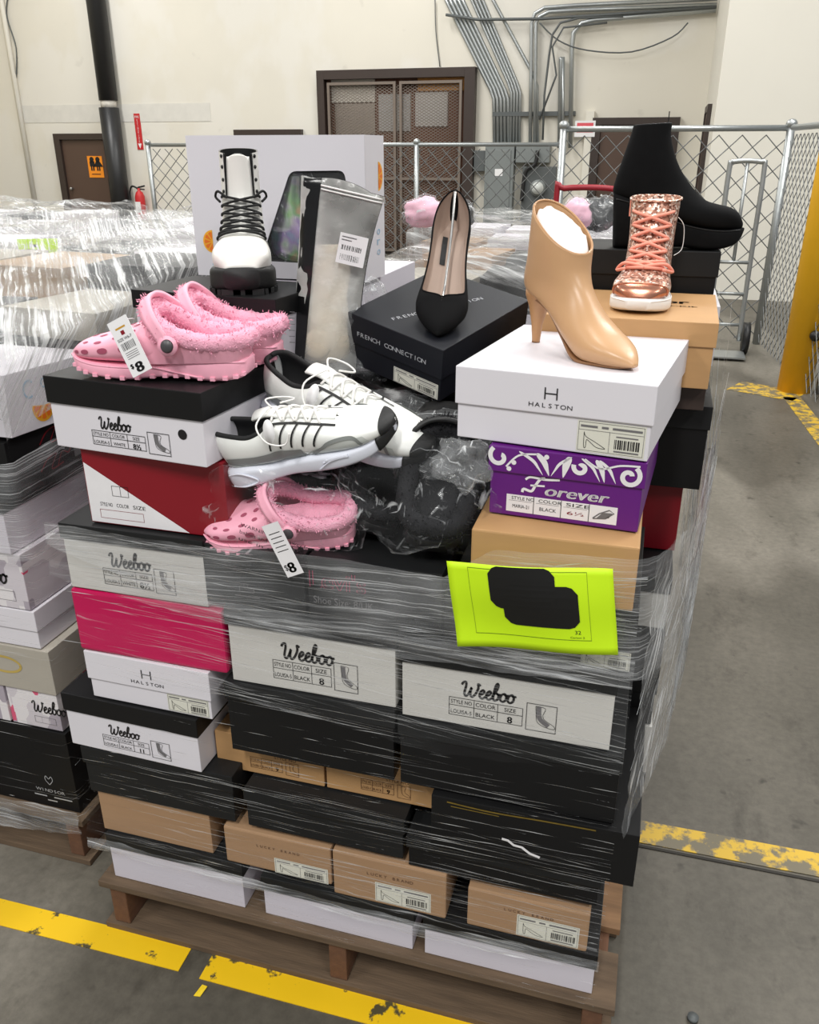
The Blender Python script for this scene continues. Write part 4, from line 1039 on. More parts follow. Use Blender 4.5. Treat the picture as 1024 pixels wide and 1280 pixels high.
q = MB(); q.tube([HT.at(9.3, -1.9+3.8*j/20, .0022) for j in range(21)], .0016, 6); q.build('toe_cap_edge', M_rose, e)
q = MB(); q.tube([HT.at(.03, 2*math.pi*j/40, .001) for j in range(40)], .0028, 6, closed=True); q.build('collar_edge', M_glit, e)
c = sum([HT.at(.1, 2*math.pi*j/32) for j in range(32)], Vector())/32
q = MB(); q.rings([[c+(HT.at(.2, 2*math.pi*j/32)-c)*k+Vector((0, 0, -.02+.026*(1-k)+.008*noise.noise(Vector((j*.7, k*7, 5))))) for j in range(32)] for k in (.95, .85, .6, .3)], 0, cap0=False); q.build('tissue_stuffing', M_tissue, e)
q = MB()
SO = Loft([(-.013, .030, -.013, .002, .018, 5), (0, .030, 0, .0, .036, 5), (.04, .030, .04, .0, .043, 5), (.10, .028, .10, 0, .045, 5), (.16, .028, .16, 0, .052, 5), (.20, .029, .20, .001, .050, 5), (.225, .030, .225, .004, .040, 4.5), (.243, .028, .243, .008, .018, 4)], 5)
SO.mesh(q, 0, 36); q.build('rubber_sole', M_rub, e)
q = MB(); q.tube([SO.at(u*.25, math.pi/2*.75, .0006) for u in range(1, 28)], .001, 5); q.tube([SO.at(u*.25, -math.pi/2*.75, .0006) for u in range(1, 28)], .001, 5); q.build('sole_stitching', M_tissue, e)
q = MB()
HT.quad(q, [(1.0, .62), (3, .60), (5, .52), (6.8, .35)], [(1.0, -.62), (3, -.60), (5, -.52), (6.8, -.35)], 0, -.0004, 6)
q.build('tongue', M_glit, e)
for i in range(6):
    u = 1.2+i*.98; tw = .85-.03*i
    for s_ in (1, -1):
        q = MB(); P = [HT.at(u, s_*tw, .001), HT.at(u+.12, s_*.5, .006), HT.at(u+.45, 0, .009), HT.at(u+.85, -s_*.5, .006), HT.at(u+.98, -s_*(tw-.03), .001)] if i < 5 else [HT.at(u, s_*tw, .001), HT.at(u+.1, s_*.4, .006), HT.at(u+.15, 0, .007)]
        q.tube(catmull([tuple(p) for p in P], 5), .0034, 8); q.build('lace', M_lpink, e)
for s_ in (1, -1):
    q = MB(); q.tube(catmull([tuple(HT.at(6.1, 0, .007)), tuple(HT.at(5.7, s_*.5, .016)), tuple(HT.at(6.2, s_*1.0, .010)), tuple(HT.at(6.5, s_*.5, .012))], 6), .0034, 8); q.build('lace_bow', M_lpink, e)
q = MB(); q.box(-.002, .018, -.0475, -.0445, .165, .205, 0, .001); q.build('pull_tab', M_lpink, e)
q = MB(); q.tube(catmull([tuple(HT.at(1.6, 1.4, .002)), tuple(HT.at(2.2, 1.55, .014)), tuple(HT.at(3.6, 1.6, .016)), tuple(HT.at(4.2, 1.45, .004))], 6), .0007, 5); q.build('tag_string', M_tissue, e)

# ---- black wedge boot
e = thing('wedge_boot', 'tall black suede platform wedge boot on the black box at the right rear', 'wedge boot', (-.082, 1.895, 1.4115), (0, 0, math.radians(6)))
WB = Loft([(.078, .236, .010, .232, .034, 2.3), (.078, .215, .004, .205, .036, 2.3), (.087, .185, -.007, .165, .038, 2.3), (.102, .155, -.016, .130, .039, 2.3), (.122, .128, -.016, .105, .038, 2.4), (.145, .104, .02, .090, .040, 2.5), (.165, .090, .07, .072, .043, 2.6), (.190, .083, .12, .052, .047, 2.7), (.212, .078, .17, .040, .046, 2.7), (.228, .068, .205, .038, .036, 2.6), (.238, .052, .236, .040, .014, 2.3)], 6)
q = MB(); WB.mesh(q, 0, 40, cap0=False); o = q.build('suede_upper', M_suede, e)
md = o.modifiers.new('thick', 'SOLIDIFY'); md.thickness = .003; md.offset = -1
q = MB()
WS = Loft([(-.020, .108, -.012, .0, .018, 4), (-.006, .104, -.006, 0, .034, 5), (.03, .094, .03, 0, .037, 5), (.065, .080, .065, 0, .037, 5), (.095, .064, .095, .002, .038, 5), (.125, .052, .125, .004, .041, 5), (.165, .044, .165, .0, .048, 5), (.20, .041, .20, .002, .047, 5), (.228, .042, .226, .010, .036, 4.5), (.245, .042, .240, .022, .014, 4)], 5)
WS.mesh(q, 0, 36); q.build('wedge_sole', M_suede, e)
q = MB(); q.tube([WB.at(.02, 2*math.pi*j/40, .0006) for j in range(40)], .0016, 6, closed=True); q.build('top_edge', M_black, e)
q = MB(); q.tube([WS.at(u*.25, math.pi/2*.62*s_, .001) for s_ in (-1,) for u in range(2, 34)], .0012, 5); q.build('welt_seam', M_black, e)
q = MB(); q.add([tuple(WB.at(.01, t, -.004)+Vector((0, 0, d))) for t in (-.25, -.1, .1, .25) for d in (0, .022)], [(0, 2, 3, 1), (2, 4, 5, 3), (4, 6, 7, 5)], 0, True); q.build('tongue_peak', M_suede, e)

# ---- white combat boot
M_wlea = mat('white_leather', (232, 230, 224), 0.32, var=.03, nscale=10, bump=.05, bscale=150)
M_lug = mat('black_rubber', (24, 24, 24), 0.6, bump=.15, bscale=200)
M_lace = mat('black_lace', (20, 20, 20), 0.8)
WT = atz(304, 368, 1.361)
wyaw = math.radians(-66)
e = thing('combat_boot', 'white leather combat boot with black laces and thick black sole, facing forward', 'boot', (WT.x-.272*math.cos(wyaw), WT.y-.272*math.sin(wyaw), 1.3605), (0, 0, wyaw))
CB = Loft([(.088, .232, .004, .242, .037, 2.3), (.090, .210, .002, .215, .037, 2.3), (.094, .180, .000, .178, .037, 2.3), (.101, .155, -.004, .140, .038, 2.3), (.114, .134, -.008, .105, .039, 2.3), (.134, .117, -.010, .070, .041, 2.4), (.158, .104, .02, .042, .044, 2.5),
           (.186, .094, .08, .034, .047, 3.0), (.212, .087, .14, .032, .051, 3.6), (.237, .080, .19, .032, .053, 3.8), (.262, .070, .23, .032, .048, 3.6), (.277, .050, .274, .034, .027, 3.0)], 6)
q = MB(); n = 44; rs = []
for a in CB.S: rs.append([CB.pt(a, .0+2*math.pi*j/n) for j in range(n)])
# the front of the shaft stands open above the laces
vs = [p for r in rs for p in r]; fs = []
nop = int(6*2.9)
for i in range(len(rs)-1):
    for j in range(n):
        if i < nop and (j < 5 or j >= n-5): continue
        fs.append((i*n+j, i*n+(j+1) % n, (i+1)*n+(j+1) % n, (i+1)*n+j))
fs.append([(len(rs)-1)*n+j for j in range(n)])
q.add(vs, fs, 0, True); q.build('leather_upper', M_wlea, e)
q = MB(); rs = []
for a in CB.S[:nop+7]: rs.append([CB.pt(a, .72+(2*math.pi-1.44)*j/36, -.003) for j in range(37)])
q.rings(rs, 0, False); q.build('black_lining', M_black, e)
for s_ in (1, -1):
    q = MB(); q.tube([CB.at(u*.2, s_*.714, .0006) for u in range(0, 16)], .0016, 6); q.build('flap_edge', M_black, e)
q = MB(); rs = []
for i in range(14):
    f = i/13; u = f*3.6
    b0 = CB.at(u, 0); hw = .019+.004*f
    rs.append([Vector((b0.x-.004-.010*(k/5-1)**2+.004*(1-f), (k/5-1)*hw, b0.z-.004*(k/5-1)**2-(.006*(k/5-1)**2 if i == 0 else 0))) for k in range(11)])
q.rings(rs, 0, False); o = q.build('tongue', M_wlea, e); md = o.modifiers.new('thick', 'SOLIDIFY'); md.thickness = .004
q = MB()
for s_ in (0, 10): q.tube([r[s_] for r in rs], .0016, 6)
q.tube(rs[0], .0016, 6); q.build('tongue_edge', M_black, e)
for i in range(4):
    for s_ in (1, -1):
        q = MB(); q.tube([CB.at(.35+i*.72, s_*.93, -.001), CB.at(.35+i*.72, s_*.93, .0015)], .0034, 10); q.build('eyelet', M_black, e)
for i in range(6):
    u = 2.9+i*.68
    for s_ in (1, -1):
        P = [CB.at(u, s_*1.0, .004), CB.at(u-.05, s_*.8, .007), CB.at(u+.1, s_*.4, .008), CB.at(u+.32, 0, .010), CB.at(u+.5, -s_*.4, .008), CB.at(u+.6, -s_*.8, .006), CB.at(u+.62, -s_*1.0, .003)]
        q = MB(); q.tube(catmull([tuple(p) for p in P], 4), .0024, 7); q.build('lace', M_lace, e)
for s_ in (1, -1):
    q = MB(); q.tube(catmull([tuple(CB.at(2.9, s_*.6, .008)), tuple(CB.at(2.5, s_*1.0, .012)), tuple(CB.at(2.8, s_*1.35, .012)), tuple(CB.at(3.2, s_*1.1, .006))], 6), .0024, 7); q.build('lace_loop', M_lace, e)
q = MB(); q.tube([CB.at(7.0, -1.5+3*j/20, .0008) for j in range(21)], .0012, 6); q.build('toe_seam', mat('grey_stitch', (190, 188, 182), .6), e)
q = MB()
CS = Loft([(-.018, .042, -.018, .004, .022, 4.5), (-.004, .043, -.004, .0, .042, 5), (.04, .042, .04, .0, .048, 5), (.10, .040, .10, 0, .050, 5), (.16, .043, .16, 0, .056, 5), (.21, .046, .21, .0, .060, 5), (.25, .048, .25, .003, .055, 4.5), (.282, .048, .280, .010, .031, 4)], 6)
CS.mesh(q, 0, 40); q.build('platform_sole', M_lug, e)
q = MB()
for s_ in (1, -1):
    for i in range(15):
        u = .6+i*.42; p = CS.at(u, s_*math.pi/2*1.2, 0); q.box(p.x-.004, p.x+.004, p.y-.003, p.y+.003, -.0004, .009)
for i in range(7):
    p = CS.at(6.6, math.pi+(-.8+1.6*i/6), 0); q.box(p.x-.002, p.x+.006, p.y-.004, p.y+.004, -.0004, .010)
o = q.build('sole_lugs', M_lug, e); o['kind'] = 'stuff'

# ---- fuzzy clogs
M_pfoam = mat('pink_foam', (249, 178, 198), 0.5, var=.03, nscale=8, bump=.06, bscale=500)
M_pfuzz = mat('pink_fuzz', (250, 176, 198), 0.95, var=.16, nscale=70, bump=.9, bscale=420, spec=.1)
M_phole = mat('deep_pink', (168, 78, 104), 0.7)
M_kfoam = mat('black_foam', (26, 26, 27), 0.5, bump=.06, bscale=500)
M_kfuzz = mat('black_fuzz', (40, 40, 42), 0.95, var=.3, nscale=70, bump=.9, bscale=420, spec=.1)
M_rivet = mat('grey_rivet', (70, 68, 70), 0.4)
def fuzz_tube(q, P, r, rnd, amp=.0028, n=14, closed=True, hairs=900, hl=.006, mi=0):
    pts = [Vector(p) for p in catmull(P, 8, closed)]; k = len(pts); o = len(q.v)
    q.tube(pts, r, n, mi, closed)
    for i in range(o, len(q.v)):
        v = q.v[i]; c = pts[(i-o)//n]; d = (v-c).normalized()
        q.v[i] = v+d*(amp*noise.noise(v*140)+amp*.7*noise.noise(v*420))
    for i in range(hairs):
        j = rnd.randrange(o, o+k*n); v = q.v[j]; c = pts[(j-o)//n]; d = (v-c).normalized()
        t = Vector((rnd.uniform(-1, 1), rnd.uniform(-1, 1), rnd.uniform(-1, 1)))
        d2 = (d+t*.5).normalized(); s_ = t.cross(d2).normalized()*.0011; b = v+Vector((rnd.uniform(-1, 1), rnd.uniform(-1, 1), rnd.uniform(-1, 1)))*.003
        s2 = d2.cross(s_)
        q.add([b-s_, b+s_, b+s2*1.2, b+d2*hl*rnd.uniform(.5, 1)], [(0, 1, 3), (1, 2, 3), (2, 0, 3)], mi, False)
def clog(label, loc, rot, foam, fuzz, hole, seed, mirror=1, group=None, size=1.0, tag_=False):
    rnd = random.Random(seed)
    e = thing('fuzzy_clog', label, 'clog', loc, rot, group); e.scale = (size,)*3
    q = MB()
    S1 = Loft([(-.014, .034, -.014, .012, .020, 4), (.0, .038, .0, .004, .038, 4.5), (.04, .038, .04, .0, .043, 5), (.085, .032, .085, .004, .041, 5), (.125, .026, .125, .004, .043, 5), (.175, .025, .175, .0, .052, 5), (.225, .027, .225, .004, .052, 5), (.258, .032, .258, .011, .042, 4.5), (.279, .036, .277, .020, .020, 4)], 6)
    S1.mesh(q, 0, 44)
    o = q.build('foam_sole', foam, e)
    q = MB()
    for s_ in (1, -1):
        q.tube([S1.at(u*.2, s_*math.pi/2*.72, .0004) for u in range(1, 41)], .0017, 6)
        q.tube(catmull([tuple(S1.at(2.2, s_*1.9, .0004)), tuple(S1.at(3.2, s_*1.6, .0006)), tuple(S1.at(4.2, s_*1.25, .0006)), tuple(S1.at(5.5, s_*1.15, .0006))], 6), .0016, 6)
    q.build('sole_ridge', foam, e)
    q = MB()
    for i in range(16):
        for s_ in (1, -1):
            p = S1.at(.5+i*.46, s_*math.pi/2*1.3, 0); q.box(p.x-.004, p.x+.004, p.y-.004, p.y+.004, p.z-.0015, p.z+.004)
    o = q.build('tread_lugs', foam, e); o['kind'] = 'stuff'
    T = Loft([(.130, .090, .105, .026, .047, 2.6), (.150, .086, .132, .024, .050, 2.6), (.175, .078, .168, .024, .053, 2.6), (.205, .069, .205, .025, .053, 2.6), (.235, .062, .235, .026, .050, 2.6), (.258, .055, .260, .028, .040, 2.5), (.277, .042, .278, .032, .018, 2.3)], 6)
    q = MB(); T.mesh(q, 0, 44, cap0=False); o = q.build('foam_toe', foam, e)
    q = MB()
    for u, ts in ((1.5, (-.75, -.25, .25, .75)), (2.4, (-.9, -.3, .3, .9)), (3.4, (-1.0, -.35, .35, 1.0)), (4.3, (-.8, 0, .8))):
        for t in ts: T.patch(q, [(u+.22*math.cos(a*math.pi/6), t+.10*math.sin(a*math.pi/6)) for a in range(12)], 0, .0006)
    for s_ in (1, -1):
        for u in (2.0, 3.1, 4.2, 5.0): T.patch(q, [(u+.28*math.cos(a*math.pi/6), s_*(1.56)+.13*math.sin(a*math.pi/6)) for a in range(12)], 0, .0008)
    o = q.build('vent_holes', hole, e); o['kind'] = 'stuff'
    q = MB()
    fuzz_tube(q, [(-.014, 0, .066), (-.004, .031, .064), (.035, .043, .062), (.075, .044, .068), (.11, .043, .083), (.134, .028, .099), (.142, 0, .104), (.134, -.028, .099), (.11, -.043, .083), (.075, -.044, .068), (.035, -.043, .062), (-.004, -.031, .064)], .0145, rnd)
    q.build('fuzzy_collar', fuzz, e)
    # fuzzy lining seen inside
    q = MB(); vs = []; fs = []
    nu, nv = 16, 9
    for i in range(nu):
        x = -.008+.15*i/(nu-1)
        hw = .036*math.sqrt(max(0.02, 1-((x-.065)/.085)**2))
        for j in range(nv):
            y = (j/(nv-1)*2-1)*hw; z = .048+.010*(abs(y)/hw)**2+.003*noise.noise(Vector((x*150, y*150, seed)))
            vs.append((x, y, z))
    for i in range(nu-1):
        for j in range(nv-1): fs.append((i*nv+j, i*nv+j+1, (i+1)*nv+j+1, (i+1)*nv+j))
    q.add(vs, fs, 0, True); q.build('fuzzy_footbed', fuzz, e)
    # side walls under the collar
    q = MB(); lo = [Vector(p) for p in catmull([(-.012, 0, .034), (-.002, .036, .034), (.035, .044, .032), (.075, .044, .030), (.115, .046, .028), (.14, .048, .028)], 6)]
    hi = [Vector(p) for p in catmull([(-.022, 0, .058), (-.010, .040, .057), (.03, .053, .055), (.075, .054, .060), (.115, .052, .074), (.135, .045, .088)], 6)]
    for s_ in (1, -1):
        vs = []
        for a, b in zip(lo, hi):
            for f in (0, .5, 1): p = a.lerp(b, f); vs.append((p.x, s_*p.y, p.z))
        q.add(vs, [(i*3+j, i*3+j+1, i*3+j+4, i*3+j+3) for i in range(len(lo)-1) for j in range(2)], 0, True)
    q.build('heel_wall', foam, e)
    # strap swung forward over the instep, rivets at the sides
    q = MB(); P = [(.092, .056, .052), (.104, .056, .074), (.122, .049, .097), (.138, .027, .115), (.142, 0, .120), (.138, -.027, .115), (.122, -.049, .097), (.104, -.056, .074), (.092, -.056, .052)]
    pts = [Vector(p) for p in catmull(P, 6)]; vs = []
    for i, p in enumerate(pts):
        f = abs(i/(len(pts)-1)*2-1); hw = .011+.003*(1-f)
        dx = Vector((.72, 0, -.55 + .2*f)); out = Vector((0.3, p.y*14, max(0, p.z-.06)*12)).normalized()
        for a, b in ((-1, 0), (-1, .006), (-.45, .0075), (0, .006), (.45, .0075), (1, .006), (1, 0)): vs.append(p+dx*hw*a+out*b)
    q.add(vs, [(i*7+j, i*7+(j+1) % 7, (i+1)*7+(j+1) % 7, (i+1)*7+j) for i in range(len(pts)-1) for j in range(7)] + [list(range(7)), [(len(pts)-1)*7+j for j in range(7)][::-1]], 0, True)
    q.build('heel_strap', foam, e)
    q = MB(); fuzz_tube(q, [(.110, .048, .070), (.128, .040, .092), (.142, .022, .110), (.145, 0, .115), (.142, -.022, .110), (.128, -.040, .092), (.110, -.048, .070)], .010, rnd, closed=False, hairs=500); q.build('strap_fuzz', fuzz, e)
    for s_ in (1, -1):
        q = MB(); q.tube([(.094, s_*.0585, .060), (.094, s_*.065, .061)], .0155, 20); q.build('strap_end', foam, e)
        q = MB(); q.tube([(.094, s_*.0655, .061), (.094, s_*.068, .0615)], [.0105, .0085], 20); q.build('rivet', M_rivet, e)
    if tag_:
        q = MB(); M4 = xf((.148, .078, .062), (math.radians(-10), math.radians(-27), math.radians(180)))
        k = Ink(); W_, H_ = .036, .088
        q.box(-W_/2, W_/2, -.0006, .0006, -H_/2, H_/2, 0, 0, M4); o = q.build('price_tag', M_white, e)
        rnd2 = random.Random(4)
        k.rect(W_*.25, H_*.83, W_*.75, H_*.86, 8); k.rect(W_*.42, H_*.72, W_*.6, H_*.79, 7)
        k.text('SIZE W6-7', W_*.12, H_*.63, H_*.05, W_*.72, 0)
        x = W_*.16
        while x < W_*.84: b = rnd2.choice((.02, .035, .05))*W_; k.rect(x, H_*.46, x+b, H_*.59, 0); x += b+.035*W_
        for i in range(4): k.rect(W_*.18, H_*(.41-.035*i), W_*.8, H_*(.42-.035*i), 1)
        k.text('$', W_*.14, H_*.14, H_*.08, None, 0, bold=.0005); k.text('8', W_*.36, H_*.04, H_*.17, W_*.34, 0, bold=.0012)
        R3 = M4.to_3x3(); og = M4 @ Vector((-W_/2, -.0006, -H_/2))
        p = k.build('printed_price', INKS+[mat('print_gold', (200, 150, 40), .5)], None, og, R3 @ Vector((1, 0, 0)), R3 @ Vector((0, 0, 1)), R3 @ Vector((0, -1, 0)), .0003); p.parent = o
        q = MB(); q.tube(catmull([tuple(M4 @ Vector((0, 0, H_/2-.004))), (.152, .060, .100), (.150, .048, .098)], 5), .0006, 5); q.build('tag_string', M_white, e)
    return e
clog('pink fuzzy clog with a white price tag, nearer one on the black lid', (-.630, 1.222, 1.2575), (0, 0, math.radians(187)), M_pfoam, M_pfuzz, M_phole, 1, size=1.02, tag_=True)
clog('pink fuzzy clog without a tag, standing behind the tagged one', (-.628, 1.335, 1.2575), (0, 0, math.radians(190)), M_pfoam, M_pfuzz, M_phole, 2, size=1.02)
b0 = aty(432, 652, 1.215)
clog('pink fuzzy clog lying inside a clear bag under the white sneaker', (-.452, 1.218, .995), (math.radians(-14), math.radians(5), math.radians(188)), M_pfoam, M_pfuzz, M_phole, 3, size=.9)
clog('black fuzzy clog in clear plastic, heel forward, nearer the purple box', (-.302, 1.188, 1.006), (math.radians(6), math.radians(-25), math.radians(99)), M_kfoam, M_kfuzz, M_black, 4, size=1.12)
clog('black fuzzy clog in clear plastic, beside the white sneaker toe', (-.418, 1.235, .996), (math.radians(14), math.radians(-14), math.radians(96)), M_kfoam, M_kfuzz, M_black, 5, size=.95)

# ---- white sneakers
M_snk = mat('sneaker_white', (236, 237, 233), 0.5, var=.02, bump=.04, bscale=500)
M_snk2 = mat('sneaker_pale_grey', (206, 210, 206), 0.5, var=.03)
M_sgrey = mat('sneaker_grey', (140, 144, 142), 0.5, var=.05)
M_ssole = mat('sneaker_sole', (226, 229, 240), 0.5, var=.02)
M_mesh = mat('black_mesh_lining', (24, 24, 25), 0.8)
def sneaker(label, loc, rot, size=1.0, seed=1):
    e = thing('running_sneaker', label, 'sneaker', loc, rot); e.scale = (size,)*3
    ST = [(-.014, .012, .028, .104, .25, 2), (-.010, .026, .026, .110, .55, 2.2), (.004, .035, .025, .112, .72, 2.3), (.025, .038, .024, .104, .78, 2.4), (.050, .039, .024, .094, .78, 2.4), (.075, .039, .023, .093, .60, 2.4), (.092, .040, .023, .099, .36, 2.4), (.11, .041, .022, .097, .26, 2.5), (.14, .043, .022, .088, .24, 2.5),
          (.165, .046, .022, .078, .2, 2.6), (.185, .048, .022, .071, .12, 2.6), (.200, .049, .022, .066, 0, 2.7), (.225, .048, .022, .059, 0, 2.7), (.250, .042, .024, .053, 0, 2.7), (.270, .030, .026, .047, 0, 2.5), (.281, .013, .030, .041, 0, 2.2), (.284, .001, .034, .037, 0, 2)]
    S = Shell(ST, 6)
    q = MB(); S.mesh(q, 0, 36); o = q.build('mesh_upper', M_snk, e)
    q = MB(); S.mesh(q, 0, 36, -.003, -.011, .10); q.build('black_lining', M_mesh, e)
    q = MB(); ed = [S.pt(a, a[4], -.001) for a in S.S if a[0] < .102]; ed2 = [S.pt(a, -a[4], -.001) for a in reversed(S.S) if a[0] < .102]
    q.tube(ed2+ed, .0042, 8); q.build('collar_padding', M_mesh, e)
    q = MB(); rs = []
    for i in range(12):
        x = .078+.118*i/11; a = S.at(x, .0); ph = .42; z = a.z+.001+ (.012*(1-i/3) if i < 3 else 0)
        rs.append([Vector((x-(.012 if i == 0 else 0), .015*(k/4-1)*(1-.3*i/11), z-.003*(k/4-1)**2)) for k in range(9)])
    q.rings(rs, 0, False); o = q.build('tongue', M_snk, e); md = o.modifiers.new('thick', 'SOLIDIFY'); md.thickness = .004
    q = MB()
    SL = Loft([(-.020, .036, -.026, .010, .022, 4), (-.008, .040, -.010, .001, .038, 4.5), (.03, .038, .03, .0, .043, 5), (.07, .030, .07, .003, .041, 5), (.105, .031, .105, .004, .043, 5), (.15, .032, .15, .0, .049, 5), (.195, .029, .195, .0, .053, 5), (.235, .029, .235, .003, .048, 4.8), (.262, .032, .262, .010, .034, 4.5), (.281, .037, .280, .020, .014, 4)], 6)
    SL.mesh(q, 0, 44); q.build('chunky_sole', M_ssole, e)
    q = MB()
    for s_ in (1, -1):
        q.tube(catmull([tuple(SL.at(.8, s_*1.35, .001)), tuple(SL.at(1.6, s_*1.3, .0015)), tuple(SL.at(2.2, s_*1.6, .0015)), tuple(SL.at(1.6, s_*1.9, .001)), tuple(SL.at(.8, s_*1.9, .001))], 6), .0016, 6)
        for d in (0, .16, .32, .48):
            q.tube(catmull([tuple(SL.at(5.0+d*.8, s_*(1.75-d*.6), .0008)), tuple(SL.at(5.6+d*.3, s_*(1.5-d*.5), .0012)), tuple(SL.at(6.3, s_*(1.45-d*.4), .0008))], 5), .0012, 6)
    o = q.build('sole_grooves', M_ssole, e); o['kind'] = 'stuff'
    q = MB(); SL.mesh(q, 0, 40, i0=int(6*7.75), off=.0022, cap0=True); 
    q.build('black_toe_guard', M_lug, e)
    q = MB(); S.mesh(q, 0, 30, .0016, .262, 9); q.build('toe_overlay', M_lug, e)
    for s_ in (1, -1):
        q = MB(); S.quad(q, [(-.004, s_*1.75), (.02, s_*1.68), (.06, s_*1.66), (.10, s_*1.68), (.135, s_*1.72)], [(-.004, s_*2.05), (.02, s_*2.06), (.06, s_*2.12), (.10, s_*2.25), (.135, s_*2.3)], 0, .0011, 4); q.build('grey_overlay', M_sgrey, e)
        q = MB(); S.quad(q, [(-.010, s_*2.0), (.01, s_*2.08), (.04, s_*2.2), (.07, s_*2.4)], [(-.010, s_*2.5), (.01, s_*2.6), (.04, s_*2.65), (.07, s_*2.6)], 0, .0015, 3); q.build('heel_overlay', M_snk2, e)
        q = MB(); S.quad(q, [(.135, s_*2.3), (.16, s_*1.75), (.20, s_*1.45), (.24, s_*1.35)], [(.14, s_*2.5), (.17, s_*2.3), (.21, s_*2.2), (.25, s_*2.0)], 0, .0012, 4); q.build('side_overlay', M_snk2, e)
        q = MB(); S.strip(q, [(.15, s_*2.1), (.17, s_*1.7), (.20, s_*1.35), (.225, s_*1.3), (.235, s_*1.9)], .006, 0, .0022); q.build('grey_swoosh', M_sgrey, e)
        q = MB(); S.strip(q, [(.090, s_*.60), (.12, s_*.54), (.15, s_*.50), (.178, s_*.46), (.20, s_*.45)], .0042, 0, .0016)
        for i in range(5):
            x = .104+i*.019; S.strip(q, [(x, s_*(.62-.04*i)), (x-.009, s_*1.0), (x-.020, s_*1.60)], .0032, 0, .0018)
        q.build('black_stripes', M_black, e)
    for i in range(4):
        x = .098+i*.020; z = S.at(x, 0).z+.004
        for s_ in (1, -1):
            q = MB(); a = S.at(x, s_*.42, .001); b = S.at(x+.018, -s_*.42, .001)
            q.tube(catmull([tuple(a), (x+.006, s_*.008, z+.002), (x+.012, -s_*.008, z+.002), tuple(b)], 4), .0022, 6, flat=1); q.build('lace', M_rub, e)
    zt = S.at(.098, 0).z+.01
    q = MB(); q.tube(catmull([(.100, 0, zt+.002), (.085, .022, zt+.008), (.105, .040, zt-.004), (.125, .034, zt-.010), (.112, .01, zt+.001)], 6), .0016, 6); q.build('lace_loop', M_rub, e)
    q = MB(); q.tube(catmull([(.098, -.004, zt+.005), (.086, -.045, zt+.000), (.10, -.066, zt-.022), (.125, -.064, zt-.035), (.14, -.06, zt-.02)], 6), .0015, 6); q.build('lace_end', M_rub, e)
    q = MB(); M4 = xf((.105, -.052, zt-.012), (math.radians(68), math.radians(12), 0)); q.rings([[M4 @ Vector((.009*math.cos(t*math.pi/10), .019*math.sin(t*math.pi/10), z)) for t in range(20)] for z in (-.0008, .0008)]); q.build('paper_hang_tag', M_white, e)
    return e
sneaker('white running sneaker with black stripes, toe raised, lying over the bagged pink clog', (-.622, 1.205, 1.092), (math.radians(16), math.radians(-19), math.radians(1)), 1.0)
sneaker('white running sneaker behind the toe-raised one, toe pointing down to the right', (-.612, 1.325, 1.170), (math.radians(15), math.radians(9), math.radians(-13)), 1.07)
# ------------------------------------------------------------------ big display carton, zip bag, sheet
BY = 1.81
def bq(px, py): p = aty(px, py, BY); return p.x, p.z
x0, x1 = -1.030, -.612; z0, z1 = 1.3305, 1.628
e = thing('display_carton', 'large white carton with a cut-out window standing behind the white combat boot', 'carton', ((x0+x1)/2, BY, z0), (0, 0, math.radians(-1)))
w_, h_ = x1-x0, z1-z0; dp = .125
win = [bq(363, 214), bq(431, 213), bq(452, 333), bq(326, 326)]
win = [(a-(x0+x1)/2, b-z0) for a, b in win]       # TL TR BR BL
def rnd_poly(P, r=.014):
    out = []
    for i in range(len(P)):
        p = Vector(P[i]); a = Vector(P[i-1]); b = Vector(P[(i+1) % len(P)])
        s_ = p+(a-p).normalized()*r; t_ = p+(b-p).normalized()*r
        for k in range(5):
            f = k/4; out.append(tuple((s_.lerp(p, f)).lerp(p.lerp(t_, f), f)))
    return out
wp = rnd_poly(win)
bm = bmesh.new()
outer = [(-w_/2, 0), (w_/2, 0), (w_/2, h_), (-w_/2, h_)]
vo = [bm.verts.new((a, 0, b)) for a, b in outer]; vi = [bm.verts.new((a, 0, b)) for a, b in wp]
es = [bm.edges.new((vo[i], vo[(i+1) % 4])) for i in range(4)] + [bm.edges.new((vi[i], vi[(i+1) % len(vi)])) for i in range(len(vi))]
bmesh.ops.triangle_fill(bm, edges=es, use_beauty=True)
bm.verts.index_update(); q = MB(); q.add([v.co.copy() for v in bm.verts], [[v.index for v in f.verts] for f in bm.faces]); bm.free()
fo = q.build('front_panel', C_white, e); md = fo.modifiers.new('t', 'SOLIDIFY'); md.thickness = .0025; md.offset = 0
q = MB(); q.box(-w_/2, -w_/2+.003, .002, dp, 0, h_); q.box(w_/2-.003, w_/2, .002, dp, 0, h_); q.box(-w_/2+.003, w_/2-.003, dp-.003, dp, 0, h_); q.box(-w_/2+.003, w_/2-.003, .002, dp-.003, 0, .003); q.box(-w_/2+.003, w_/2-.003, .002, dp-.003, h_-.003, h_)
q.build('carton_body', C_white, e)
q = MB(); q.box(-.11, w_/2-.006, dp-.012, dp-.004, .004, h_-.01); q.build('black_liner', C_black, e)
